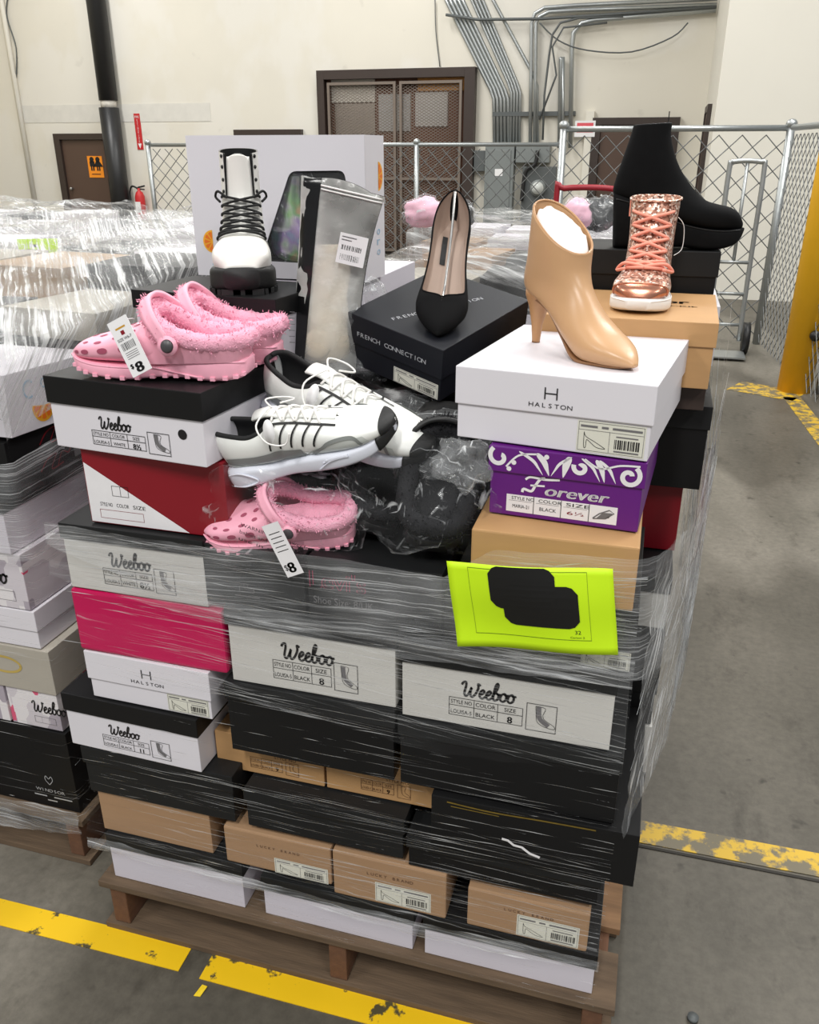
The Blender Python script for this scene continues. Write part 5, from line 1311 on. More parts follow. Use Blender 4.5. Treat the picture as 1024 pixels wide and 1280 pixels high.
def holo():
    m = bpy.data.materials.new('iridescent_foil'); m.use_nodes = True; nt = m.node_tree; N = nt.nodes; L = nt.links; b = N['Principled BSDF']
    tc = N.new('ShaderNodeTexCoord'); n = N.new('ShaderNodeTexNoise'); n.inputs['Scale'].default_value = 16; n.inputs['Detail'].default_value = 2; L.new(tc.outputs['Object'], n.inputs['Vector'])
    r = N.new('ShaderNodeValToRGB'); cr = r.color_ramp
    for i, (p, c) in enumerate(((.30, (150, 205, 215)), (.42, (186, 160, 210)), (.5, (205, 208, 206)), (.58, (160, 210, 150)), (.66, (225, 190, 150)), (.74, (120, 130, 190)))):
        el = cr.elements[i] if i < 2 else cr.elements.new(p)
        el.position = p; el.color = rgb(c)
    L.new(n.outputs['Fac'], r.inputs[0]); L.new(r.outputs[0], b.inputs['Base Color']); b.inputs['Metallic'].default_value = .8; b.inputs['Roughness'].default_value = .25
    return m
M_holo = holo()
# a shiny boot lying in the carton
SK = Loft([(.06, .22, -.01, .22, .03, 2.3), (.065, .16, -.015, .15, .034, 2.3), (.09, .115, -.015, .09, .036, 2.4), (.13, .09, .0, .03, .038, 2.5), (.17, .07, .1, .02, .04, 2.6), (.205, .05, .17, .02, .036, 2.6), (.22, .03, .215, .02, .014, 2.3)], 5)
t = thing('iridescent_boot', 'shiny iridescent boot seen through the window of the large white carton', 'boot', (x0+w_/2-.035, BY+.062, z0+.008), (0, math.radians(6), math.radians(4)))
q = MB(); SK.mesh(q, 0, 28); q.build('boot_upper', M_holo, t)
q = MB(); Loft([(-.02, .03, -.02, 0, .02, 4), (.05, .028, .05, 0, .036, 5), (.12, .026, .12, 0, .037, 5), (.18, .026, .18, 0, .040, 5), (.225, .028, .222, .006, .018, 4)], 5).mesh(q, 0, 28); q.build('boot_sole', M_lug, t)
q = MB(); q.add([(a, .0035, b) for a, b in wp], [list(range(len(wp)))]); q.build('window_film', bagfilm('carton_window_film', .05, scale=30, glint=.35), e)
def slice_(k, c, r, a0=0, a1=2*math.pi, m0=0, m1=1):
    n = 20; arc = [(c[0]+r*math.cos(a0+(a1-a0)*i/n), c[1]+r*math.sin(a0+(a1-a0)*i/n)) for i in range(n+1)]
    k.poly([c]+arc, m0, 0)
    for i in range(5):
        b0_ = a0+(a1-a0)*(i+.12)/5; b1_ = a0+(a1-a0)*(i+.88)/5
        k.poly([(c[0]+r*.16*math.cos((b0_+b1_)/2), c[1]+r*.16*math.sin((b0_+b1_)/2)), (c[0]+r*.82*math.cos(b0_), c[1]+r*.82*math.sin(b0_)), (c[0]+r*.86*math.cos((b0_+b1_)/2), c[1]+r*.86*math.sin((b0_+b1_)/2)), (c[0]+r*.82*math.cos(b1_), c[1]+r*.82*math.sin(b1_))], m1, 1)
M_or1 = mat('print_orange_rind', (246, 178, 44), .5, var=.02); M_or2 = mat('print_orange_flesh', (240, 118, 26), .5, var=.02)
M_sky = mat('print_pale_blue', (150, 190, 216), .5, var=.02); M_rain = M_holo
OI = [M_or1, M_or2, M_sky]
k = Ink(); a, b = bq(266, 302); slice_(k, (a-(x0+x1)/2, b-z0), .025, math.pi*.5, math.pi*1.5)
k.text('o', a-(x0+x1)/2-.006, b-z0-.055, .014, None, 2)
k.build('orange_print', OI, e, (0, -.0015, 0), (1, 0, 0), (0, 0, 1), (0, -1, 0))
k = Ink(); slice_(k, (.085, .215), .030, -math.pi*.5, math.pi*.5); 
for i, ch in enumerate('oro'): k.text(ch, .072, .05+i*.022, .018, .02, 2)
k.build('side_print', OI, e, (w_/2, .0, 0), (0, 1, 0), (0, 0, 1), (1, 0, 0))

# zip bag with a pale shoe
zb = aty(398, 440, 1.47)
e = thing('zip_bag', 'upright frosted zip bag with black back and barcode sticker beside the white boot', 'bag', (zb.x+.015, 1.47, 1.222), (0, math.radians(3), math.radians(14)))
H_ = .345
def bagpt(u, v, side):
    # u -1..1 across, v 0..1 up
    hw = (.062+.012*v)*(1-.10*math.sin(v*math.pi)) ; th = .040*(1-v)**.6*math.sqrt(max(0, 1-u*u*.96))+.004
    wob = .006*noise.noise(Vector((u*2, v*5, 3)))+.003*noise.noise(Vector((u*6, v*14, 8)))
    return Vector((u*hw+.012*(v-.4)+.02*v*v, side*(th)+wob+.01*math.sin(v*3), v*H_ - (.02*u*u if v > .99 else 0) - .030*(u+1)*.5*(v**3)))
M_frost = film('frosted_zip_bag', haze=.62, streak=.3, freq=26, along=14, lo=.5, hi=.72, rough=.18, col=(226, 226, 222), wrinkle=.35)
def sheet(mb, fn, nu, nv, mi=0, scale=(1, 1)):
    vs = []; uv = []
    for i in range(nu+1):
        for j in range(nv+1):
            p, t_ = fn(i/nu, j/nv); vs.append(p); uv.append(t_)
    o = len(mb.v); mb.add(vs, [(i*(nv+1)+j, i*(nv+1)+j+1, (i+1)*(nv+1)+j+1, (i+1)*(nv+1)+j) for i in range(nu) for j in range(nv)], mi, True)
    mb.uv = (mb.uv or [])+uv
    return mb
q = MB(); sheet(q, lambda a, b: (bagpt(a*2-1, b, -1), (a*.15, b*H_)), 18, 34); q.build('frosted_front', M_frost, e)
M_poly = mat('black_poly_film', (16, 16, 17), .25, var=.2, bump=.35, bscale=14)
q = MB(); sheet(q, lambda a, b: (bagpt(a*2-1, b, 1)+Vector((0, .001, 0)), (a, b)), 18, 34)
sheet(q, lambda a, b: (bagpt(-1, b, 1).lerp(bagpt(-.52, b, -1)+Vector((0, -.0015, 0)), a)+Vector((-.012*math.sin(a*math.pi), -.004*math.sin(a*math.pi), 0)), (a, b)), 8, 34); q.build('black_back', M_poly, e)
q = MB(); 
for dz in (0, .006): q.tube([bagpt(-.5+1.5*i/14, .93, -1)+Vector((0, -.002, dz)) for i in range(15)], .0014, 6)
q.build('zip_strip', M_tissue, e)
k = Ink(); W1, H1 = .05, .052; k.rect(0, 0, W1, H1, 2, 0); rr = random.Random(8)
for v0, v1 in ((.12, .32), (.46, .62)):
    x = .006
    while x < W1*.8: b = rr.choice((.0012, .002, .003)); k.rect(x, H1*v0, x+b, H1*v1, 0); x += b+rr.choice((.001, .002))
k.rect(.004, H1*.86, .03, H1*.9, 1); k.rect(.004, H1*.76, .022, H1*.8, 1)
pc = bagpt(.30, .66, -1)
k.build('barcode_sticker', INKS, e, pc+Vector((-.014, -.011, -.026)), (.985, .02, -.17), (.17, 0, .985), (0, -1, 0))
k = Ink()
for i in range(6): k.rect(.0, .05+i*.011, .012, .0512+i*.011, 1)
k.line([(.002, .012), (.011, .012), (.0065, .021), (.002, .012)], .0012, 1)
k.build('bag_print', INKS, e, bagpt(-.75, .0, -1)+Vector((-.014, -.006, .0)), (1, 0, 0), (.0, 0, 1), (0, -1, 0))
M_cream = mat('cream_suede', (226, 210, 182), .8, var=.08, nscale=20)
c_ = thing('cream_shoe', 'cream coloured shoe packed inside the frosted zip bag', 'shoe', (zb.x+.012, 1.474, 1.228), (0, 0, math.radians(14)))
q = MB(); q.rings([[Vector((a*math.cos(t*math.pi/14)+dx+.004*noise.noise(Vector((t*.6, z*40, 1))), b*math.sin(t*math.pi/14), z)) for t in range(28)] for z, a, b, dx in ((.002, .02, .012, .0), (.012, .044, .026, .002), (.05, .050, .030, .002), (.085, .046, .026, .004), (.12, .040, .020, .004), (.165, .040, .015, .01), (.20, .036, .010, .014), (.215, .02, .005, .016))]); q.build('shoe_upper', M_cream, c_)
q = MB(); q.ell((-.01, -.024, .04), (.03, .012, .028), nz=.2, ns=60); q.build('shoe_toe', M_cream, c_)

# the fluorescent sheet
M_neon = mat('fluorescent_yellow_paper', (206, 248, 18), .6, var=.02)
cs = [aty(558, 702, 1.094), aty(766, 712, 1.094), aty(773, 818, 1.094), aty(572, 808, 1.094)]
e = thing('paper_sheet', 'fluorescent yellow paper sheet with a blacked-out patch on the front of the stack', 'sheet', (cs[3].x, 1.094, cs[3].z))
def shp(a, b):
    p = (cs[3].lerp(cs[2], a)).lerp(cs[0].lerp(cs[1], a), b)
    return p-Vector((cs[3].x, 1.094, cs[3].z))+Vector((0, .0045*math.sin(a*6+b*2)-.003*b+.002*math.sin(b*7), 0))
q = MB(); sheet(q, lambda a, b: (shp(a, b), (a, b)), 24, 12); o = q.build('yellow_paper', M_neon, e); md = o.modifiers.new('t', 'SOLIDIFY'); md.thickness = .0006
def on_sheet(name, polys, m, d=.0012):
    mb = MB()
    for P in polys:
        mb.add([shp(a, b)+Vector((0, -d, 0)) for a, b in P], [list(range(len(P)))])
    return mb.build(name, m, e)
def rect_(a0, b0, a1, b1, n=12):
    return [[(a0+(a1-a0)*i/n, b0), (a0+(a1-a0)*(i+1)/n, b0), (a0+(a1-a0)*(i+1)/n, b1), (a0+(a1-a0)*i/n, b1)] for i in range(n)]
fr = []
for a0, b0, a1, b1 in ((.13, .16, .85, .166), (.13, .95, .85, .956)): fr += rect_(a0, b0, a1, b1)
for a0, a1 in ((.13, .132), (.848, .85)): fr += [[(a0, .16+.79*i/8), (a1, .16+.79*i/8), (a1, .16+.79*(i+1)/8), (a0, .16+.79*(i+1)/8)] for i in range(8)]
on_sheet('printed_frame', fr, mat('print_olive', (96, 118, 20), .6))
fs_ = []
for word, a, b, h, wd in (('32', .755, .235, .045, .035), ('Carton 2', .725, .185, .022, .085)):
    vs, ff, w0 = text2d(word)
    for f in ff: fs_.append([(a+vs[i][0]/w0*wd, b+vs[i][1]/.7*h) for i in f])
on_sheet('printed_number', fs_, mat('print_olive2', (50, 60, 20), .6))
blk = []
def blob(a0, b0, a1, b1, r=.06):
    n = 14
    for i in range(n):
        fa, fb = a0+(a1-a0)*i/n, a0+(a1-a0)*(i+1)/n
        def ins(x): t = max(0, r-min(x-a0, a1-x))/r; return .09*t*t
        for j in range(4):
            lo0, hi0 = b0+ins(fa), b1-ins(fa); lo1, hi1 = b0+ins(fb), b1-ins(fb)
            blk.append([(fa, lo0+(hi0-lo0)*j/4), (fb, lo1+(hi1-lo1)*j/4), (fb, lo1+(hi1-lo1)*(j+1)/4), (fa, lo0+(hi0-lo0)*(j+1)/4)])
blob(.255, .50, .66, .995); blob(.33, .30, .79, .80)
on_sheet('redaction_patch', blk, mat('redaction_black', (9, 9, 9), .6), .0016)  # added black patch standing for a redaction over the lettering

# ------------------------------------------------------------------ stretch film on the big stack
FILM_DENSE = film('film_dense', haze=.17, streak=.85, freq=260, along=2.6, lo=.52, hi=.72, tilt=-.05)
FILM_SIDE = film('film_side', haze=.18, streak=.9, freq=90, along=3.0, lo=.5, hi=.66, tilt=-.95)
FILM_ROPE = film('film_rope', haze=.22, streak=.75, freq=190, along=3.0, lo=.5, hi=.7, tilt=.0, wrinkle=.8)
FILM_THREAD = film('film_thread', haze=.34, streak=.5, freq=60, along=12, lo=.45, hi=.7, rough=.15, col=(240, 242, 244))
M_glint = mat('gathered_film_glint', (226, 229, 232), .22, var=.05, spec=.9)  # glints on gathered film, put into the colour of opaque pale ribbons
WR = thing('stretch_wrap', 'clear stretch film wound around the big front stack of shoe boxes', 'stretch wrap', (-.47, 1.72, .14))
wo = Vector((-.47, 1.72, .14))
def path_at(P, s):
    # P list of (x,y), s along in metres
    for i in range(len(P)-1):
        a, b = Vector(P[i]), Vector(P[i+1]); L_ = (b-a).length
        if s <= L_ or i == len(P)-2:
            d = (b-a)/L_; return a+d*s, Vector((d.y, -d.x))
        s -= L_
def plen(P): return sum((Vector(P[i+1])-Vector(P[i])).length for i in range(len(P)-1))
def lerp_list(T, f):
    for i in range(len(T)-1):
        if T[i][0] <= f <= T[i+1][0]:
            t_ = (f-T[i][0])/(T[i+1][0]-T[i][0]+1e-9); return T[i][1]*(1-t_)+T[i+1][1]*t_
    return T[-1][1]
def band(name, P, zlo, zhi, m, parent, org, nu=110, nv=12, rough=.006, seed=0, tilt_out=0.0):
    Ls = plen(P)
    def fn(a, b):
        p, nrm = path_at(P, a*Ls)
        z = lerp_list(zlo, a)*(1-b)+lerp_list(zhi, a)*b
        d = rough*(noise.noise(Vector((a*Ls*9, z*60, seed)))+.6*noise.noise(Vector((a*Ls*30, z*130, seed+4))))
        return Vector((p.x, p.y, z))-org+Vector((nrm.x, nrm.y, 0))*(d+rough+tilt_out*b), (a*Ls, z)
    q = MB(); sheet(q, fn, nu, nv); return q.build(name, m, parent)
# thick upper turns
band('film_band', [(-.988, 1.124), (-.35, 1.124), (.030, 1.122), (.046, 1.142), (.092, 1.30)], [(0, .958), (.24, .868), (.52, .858), (.85, .862), (1, .80)], [(0, 1.0), (.24, .992), (.43, 1.005), (.60, .995), (.66, 1.052), (.85, 1.066), (1, 1.05)], FILM_DENSE, WR, wo, seed=1)
band('film_band', [(-.988, 1.118), (.033, 1.117)], [(0, .90), (.3, .852), (.6, .842), (1, .85)], [(0, .93), (.3, .90), (.6, .88), (1, .90)], film('film_mid', haze=.10, streak=.65, freq=150, along=1.8, lo=.52, hi=.72, tilt=.06), WR, wo, seed=2)
band('film_band', [(-.95, 1.121), (.034, 1.117)], [(0, .74), (.35, .70), (.7, .66), (1, .69)], [(0, .83), (.4, .82), (.7, .83), (1, .86)], film('film_thin', haze=.012, streak=.55, freq=210, along=2.4, lo=.58, hi=.72, tilt=.10, glint=.0), WR, wo, seed=3)
# right side, steep gathers
band('film_drape', [(.040, 1.118), (.104, 1.36), (.140, 1.62), (.135, 2.23)], [(0, .555), (.12, .55), (.5, .6), (1, .62)], [(0, 1.07), (.3, 1.03), (.46, 1.09), (.6, 1.02), (1, .98)], FILM_SIDE, WR, wo, nu=70, nv=24, rough=.007, seed=5)
# lower rope of film
band('film_rope', [(-1.028, 1.122), (-.66, 1.121), (.036, 1.120)], [(0, .238), (.36, .236), (.68, .215), (.8, .222), (1, .236)], [(0, .272), (.36, .262), (.68, .252), (.85, .262), (1, .262)], FILM_ROPE, WR, wo, seed=6, nv=8, rough=.005)
band('film_band', [(-1.02, 1.123), (.03, 1.121)], [(0, .285), (.4, .27), (.7, .262), (1, .262)], [(0, .36), (.4, .36), (.7, .36), (1, .345)], film('film_low', haze=.010, streak=.6, freq=220, along=2.2, lo=.58, hi=.70, tilt=.03, glint=.0), WR, wo, seed=7)
# single gathered threads and painted glints over the clear turns
def threads(name, n, P, zr, lens, parent, org, seed, m=None, hr=(.0006, .0022), slope=(-.05, .03), out=.002, m_f=None):
    rnd = random.Random(seed); Ls = plen(P); q = MB(); uv = []
    for i in range(n):
        a = rnd.uniform(0, Ls); L_ = rnd.uniform(*lens); z = rnd.uniform(*zr); h = rnd.uniform(*hr); sl = rnd.uniform(*slope); k_ = 7
        vs = []
        for j in range(k_+1):
            s_ = a+L_*j/k_
            if s_ > Ls: s_ = Ls
            p, nr = path_at(P, s_); zz = z+sl*(s_-a)+.0015*noise.noise(Vector((s_*20, i*3.1, 0)))
            t_ = h*math.sin(math.pi*(j+.3)/(k_+.6)); o_ = Vector((nr.x, nr.y, 0))*(out*(1+noise.noise(Vector((s_*11, i, 2)))))
            vs += [Vector((p.x, p.y, zz-t_/2))-org+o_, Vector((p.x, p.y, zz+t_/2))-org+o_*1.2]
            uv += [(s_, zz), (s_, zz+h)]
        q.add(vs, [(2*j, 2*j+1, 2*j+3, 2*j+2) for j in range(k_)], 0, True)
    q.uv = uv
    o = q.build(name, m or FILM_THREAD, parent); o['kind'] = 'stuff'; return o
PF = [(-1.03, 1.119), (.036, 1.117)]
threads('film_threads', 150, PF, (.27, .50), (.05, .4), WR, wo, 11)
threads('film_threads', 60, [(-.70, 1.117), (.036, 1.115)], (.50, .72), (.04, .25), WR, wo, 12)
threads('film_threads', 110, [(-.99, 1.117), (.03, 1.114)], (.70, .88), (.05, .4), WR, wo, 13, slope=(-.12, .02))
threads('film_threads', 70, PF, (.145, .24), (.03, .2), WR, wo, 14, hr=(.0004, .0014))
threads('film_glints', 90, PF, (.26, .99), (.015, .09), WR, wo, 15, m=M_glint, hr=(.0005, .0016))
threads('film_glints', 150, [(-.98, 1.112), (.03, 1.110)], (.86, 1.0), (.03, .22), WR, wo, 16, m=M_glint, hr=(.0004, .0014))
# crumpled loose film: on the corner, over the middle of the stack and around the bags
M_bag = bagfilm('clear_bag_film', .015, scale=22, glint=.55)
M_bag2 = bagfilm('crumpled_loose_film', .10, scale=34, glint=.8)
def crumple(mb, c, r, seed, amp=.35, n=40, m=26, flat=None):
    c = Vector(c); rs = []
    for i in range(m+1):
        ph = -math.pi/2+math.pi*i/m; ring = []
        for j in range(n):
            th = 2*math.pi*j/n; d = Vector((math.cos(ph)*math.cos(th), math.cos(ph)*math.sin(th), math.sin(ph)))
            k_ = 1+amp*(noise.noise(d*1.8+Vector((seed, 0, 0)))+.45*abs(noise.noise(d*4.5+Vector((0, seed, 0))))+.22*noise.noise(d*11+Vector((0, 0, seed))))
            p = Vector((d.x*r[0], d.y*r[1], d.z*r[2]))*k_
            if flat is not None: p.z = max(p.z, flat)
            ring.append(c+p)
        rs.append(ring)
    return mb.rings(rs, 0, True, False, False)
def bag_thing(label, c, r, seed, m=None, rot=(0, 0, 0), nm='clear_plastic_bag', amp=.3, flat=None, cat='bag'):
    q = MB(); crumple(q, (0, 0, 0), r, seed, amp, flat=flat); o = q.build(nm, m or M_bag); o.location = c; o.rotation_euler = rot
    return tag(o, label, cat)
pc_ = bag_thing('clear plastic bag holding the pink fuzzy clog under the white sneaker', (-.565, 1.20, 1.050), (.150, .085, .085), 3.3, flat=-.062)
k = Ink()
for i, t_ in enumerate(('WARNING: keep away from', 'babies and children. Do not', 'use in cribs, beds')): k.text(t_, 0, -.013*i, .0065, .135, 0)
k2 = k.build('warning_print', INKS, None, (-.04, -.078, -.012), (.97, -.02, -.22), (.22, 0, .97), (0, -1, .15)); k2.parent = pc_
bag_thing('clear plastic bag wrapped around the two black fuzzy clogs', (-.325, 1.29, 1.075), (.150, .165, .10), 7.7, flat=-.085)
bag_thing('black crumpled plastic bag between the white sneaker toe and the black clogs', (-.475, 1.33, 1.03), (.05, .08, .07), 9.1, M_poly, amp=.35, nm='black_plastic_bag', flat=-.05)
bag_thing('crumpled clear film on the stack below the tilted midnight box', (-.435, 1.37, 1.135), (.17, .13, .05), 4.4, M_bag2, amp=.45, nm='crumpled_film', cat='plastic film')
bag_thing('crumpled clear film in the gap beside the zip bag', (-.555, 1.56, 1.255), (.08, .10, .10), 6.2, M_bag2, amp=.45, nm='crumpled_film', cat='plastic film')
bag_thing('torn clear film hanging over the left edge of the purple box', (-.255, 1.195, 1.155), (.04, .04, .035), 2.2, M_bag2, amp=.5, nm='crumpled_film', cat='plastic film')
bag_thing('black bagged bundle in the middle of the stack behind the sneakers', (-.43, 1.56, 1.15), (.15, .07, .07), 5.9, M_poly, amp=.3, nm='black_plastic_bag')
PS_ = [(.042, 1.110), (.110, 1.36), (.148, 1.62), (.142, 2.2)]
threads('film_glints', 150, PS_, (.56, .98), (.06, .30), WR, wo, 21, m=M_glint, hr=(.0006, .0022), slope=(.55, 1.25))
threads('film_threads', 140, PS_, (.56, .98), (.08, .34), WR, wo, 22, hr=(.001, .004), slope=(.5, 1.2))
threads('film_glints', 60, [(-.22, 1.112), (.036, 1.110)], (.95, 1.05), (.03, .12), WR, wo, 23, m=M_glint, hr=(.0005, .0014), slope=(-.1, .3))
# price strip hanging from the bag
k = Ink(); k.rect(0, 0, .032, .095, 2, 0); k.text('8', .010, .006, .018, .012, 0, bold=.001); k.text('$', .003, .012, .01, None, 0)
for i in range(5): k.rect(.005, .045+.008*i, .026, .0465+.008*i, 1)
a = aty(360, 722, 1.105)
o = k.build('price_tag', INKS, None, a, (.90, 0, .42), (-.42, 0, .90), (0, -1, 0)); tag(o, 'translucent price tag hanging from the bagged pink clog over the film', 'price tag')
M_ = INKS

# ------------------------------------------------------------------ neighbouring pallet on the left
pallet(-2.20, -1.165, 1.262, 2.46, 'wooden pallet of the neighbouring stack at the left edge')
LX = -1.185
def lbox(key, xr, w, yf, d, z0_, z1_, lid, b_, l_, lab, pr=None, yaw=0):
    return shoe_box('N'+key, xr-w, xr, yf, d, z0_, z1_, lid, b_, l_, lab, pr, yaw=yaw)
def windsor(e, w, h, dep, lid, ov):
    k = Ink(); u = w*.80
    k.line(smooth2([(u, h*.30), (u-.010, h*.36), (u-.007, h*.41), (u, h*.375), (u+.007, h*.41), (u+.010, h*.36), (u, h*.30)], 4), .0016, 4)
    k.spaced('WINDSOR', u-.04, u+.04, h*.20, .009, 4, 1, 1.2); k.rect(u-.05, h*.13, u-.015, h*.145, 4); k.rect(u+.005, h*.13, u+.055, h*.145, 4); k.rect(u-.015, h*.08, u+.012, h*.095, 4)
    front(k, 'printed_name', e, w, dep, 0)
M_pcard = None
def patterned(name):
    m = mat(name, (206, 200, 208), .5, var=.05)
    nt = m.node_tree; N = nt.nodes; L = nt.links; b = N['Principled BSDF']; old = b.inputs['Base Color'].links[0].from_socket
    tc = N.new('ShaderNodeTexCoord'); mp = N.new('ShaderNodeMapping'); mp.inputs['Scale'].default_value = (28, 18, 20); L.new(tc.outputs['Object'], mp.inputs[0])
    v = N.new('ShaderNodeTexVoronoi'); v.distance = 'CHEBYCHEV'; v.inputs['Scale'].default_value = 1.0; L.new(mp.outputs[0], v.inputs['Vector'])
    sp = N.new('ShaderNodeSeparateColor'); L.new(v.outputs['Color'], sp.inputs[0])
    r = N.new('ShaderNodeValToRGB'); cr = r.color_ramp; cr.interpolation = 'CONSTANT'
    for i, (p, c) in enumerate(((0, (212, 206, 212)), (.45, (176, 168, 178)), (.7, (232, 228, 230)), (.94, (222, 96, 128)))):
        el = cr.elements[i] if i < 2 else cr.elements.new(p)
        el.position = p; el.color = rgb(c)
    L.new(sp.outputs[0], r.inputs[0]); L.new(r.outputs[0], b.inputs['Base Color'])
    return m
C_pat = patterned('patterned_carton')
def wee2(e, w, h, dep, lid, ov):
    k = Ink(); xh = h*.17; u = w*.48
    k.rect(u-.01, h*.14, u+xh*6.2, h*.62, 2, 0) if False else None
    script_word(k, 'Weeboo', u, h*.45, xh, xh*.22)
    k.frame(u, h*.14, u+w*.42, h*.32, .0008, 1); k.rect(u+w*.14, h*.14, u+w*.143, h*.32, 1); k.rect(u+w*.28, h*.14, u+w*.283, h*.32, 1)
    front(k, 'printed_logo', e, w, dep, 0)
lbox('1', LX, .36, 1.285, .36, .141, .372, .0, C_black, None, 'black boot box with a small heart logo, on the neighbouring pallet', windsor)
lbox('2', LX-.008, .135, 1.29, .3, .375, .475, 0, C_pat, None, 'grey and pink patterned shoe box just above the black boot box', wee2)
lbox('2b', LX-.150, .2, 1.29, .3, .375, .475, 0, C_pat, None, 'patterned shoe box at the left picture edge above the black boot box')
def ring_print(e, w, h, dep, lid, ov):
    k = Ink(); pts = [(w*.62+.045*math.cos(t*.21), h*.55+.020*math.sin(t*.21)) for t in range(31)]; k.line(pts, .006, 0)
    k.build('yellow_ring_print', [mat('print_mustard', (196, 170, 90), .5)], e, (-w/2, -dep/2, 0), (1, 0, 0), (0, 0, 1), (0, -1, 0))
lbox('3', LX-.002, .33, 1.285, .34, .478, .592, 0, C_beige, None, 'beige shoe box with a yellow ring print on the neighbouring pallet', ring_print)
lbox('4', LX-.018, .33, 1.285, .34, .595, .690, .05, C_white, C_white, 'plain white shoe box with deep lid on the neighbouring pallet')
lbox('5', LX-.025, .31, 1.285, .32, .693, .825, 0, C_pat, None, 'patterned shoe box under the black-lidded white box at the left edge', wee2)
lbox('6', LX-.035, .33, 1.275, .36, .828, .946, .026, C_lilac, C_black, 'white shoe box with a low black lid at the left edge')
def redscript(e, w, h, dep, lid, ov):
    k = Ink(); c = (dep*.42, h*.5)
    k.line(smooth2([(c[0]-.045, c[1]-.008), (c[0]-.02, c[1]+.012), (c[0]+.01, c[1]+.016), (c[0]-.01, c[1]-.012), (c[0]+.03, c[1]-.010)], 6), .003, 7)
    k.line(smooth2([(c[0]+.01, c[1]-.012), (c[0]+.03, c[1]+.014), (c[0]+.05, c[1]+.006), (c[0]+.06, c[1]+.016)], 6), .0026, 7)
    k.line(smooth2([(c[0]+.0, c[1]+.002), (c[0]+.02, c[1]+.02), (c[0]+.04, c[1]+.018)], 5), .0016, 4)
    k.rect(c[0]+.07, c[1]-.012, c[0]+.11, c[1]+.012, 1)
    k.build('red_script_print', INKS, e, (w/2, -dep/2, 0), (0, 1, 0), (0, 0, 1), (1, 0, 0))
lbox('7', LX-.03, .30, 1.30, .34, .949, 1.004, 0, C_black, None, 'flat black box with red script on its side, lower of two', redscript)
lbox('8', LX-.03, .30, 1.31, .34, 1.007, 1.061, 0, C_black, None, 'flat black box with red script on its side, under the orange-slice box', redscript)
def orangebox(e, w, h, dep, lid, ov):
    k = Ink(); c = (dep*.34, h*.36); slice_(k, c, .034, math.pi*.95, math.pi*2.0); slice_(k, (dep*.52, h*.58), .026, -math.pi*.7, math.pi*.1)
    for u in (.22, .5): k.line([(dep*u+.016*math.cos(.8+t*.26), h*.68+.017*math.sin(.8+t*.26)) for t in range(18)], .004, 2)
    k.line([(dep*.37+.008*math.cos(t*.42), h*.72+.009*math.sin(t*.42)) for t in range(16)], .003, 2)
    k.build('orange_print', OI, e, (w/2, -dep/2, 0), (0, 1, 0), (0, 0, 1), (1, 0, 0))
shoe_box('N9', -1.50, LX-.012, 1.315, .30, 1.064, 1.19, 0, C_white, None, 'white carton with orange slices printed on its side, at the left edge', orangebox, rot=(math.radians(-3), 0, 0))
# rest of that stack: cartons in the inside and pale boxes on top
for i, (xa, xb) in enumerate(((-1.86, -1.545), (-2.19, -1.875))):
    for j in range(5): shoe_box('Nf%d%d' % (i, j), xa, xb, 1.29, .33, .142+j*.21, .142+(j+1)*.21-.003, 0, C_dark if j % 2 else C_lilac, None, 'shoe carton of the neighbouring stack outside the left picture edge', group='cartons at the left of the neighbouring stack')
for i, (xa, xb) in enumerate(((-1.52, -1.19), (-1.86, -1.53), (-2.19, -1.87))):
    for j, (ya, d) in enumerate(((1.67, .36), (2.05, .38))):
        for l_ in range(4): shoe_box('Nr%d%d%d' % (i, j, l_), xa, xb, ya, d, .142+l_*.26, .142+(l_+1)*.26-.003, 0, C_dark if (i+l_) % 2 else C_lilac, None, 'shoe carton inside the neighbouring stack', group='cartons inside the neighbouring stack')
tops = [((-1.50, -1.22), 1.70, .30, 1.184, 1.252, C_beige, 'beige shoe box under film on top of the neighbouring stack, nearest the aisle'), ((-1.84, -1.54), 1.60, .28, 1.184, 1.245, C_dark, 'black shoe box under film on top of the neighbouring stack, near the left edge'), ((-2.15, -1.88), 1.72, .30, 1.184, 1.25, C_kraft2, 'kraft shoe box under film on top of the neighbouring stack, at the left edge'),
        ((-1.52, -1.20), 2.06, .32, 1.184, 1.31, C_dark, 'dark shoe box under film on top of the neighbouring stack, beside the white carton'), ((-1.86, -1.56), 2.04, .34, 1.184, 1.30, mat('carton_tan', (178, 152, 124), .55), 'tan shoe box under film on top of the neighbouring stack'), ((-2.18, -1.89), 2.08, .32, 1.184, 1.30, C_beige, 'beige shoe box under film on top of the neighbouring stack, far left')]
for i, (xs, y_, d, a, b, m_, lb) in enumerate(tops): shoe_box('Nt%d' % i, xs[0], xs[1], y_, d, a, b, 0, m_, None, lb, yaw=(-6, 4, 8, 3, -5, 6)[i])

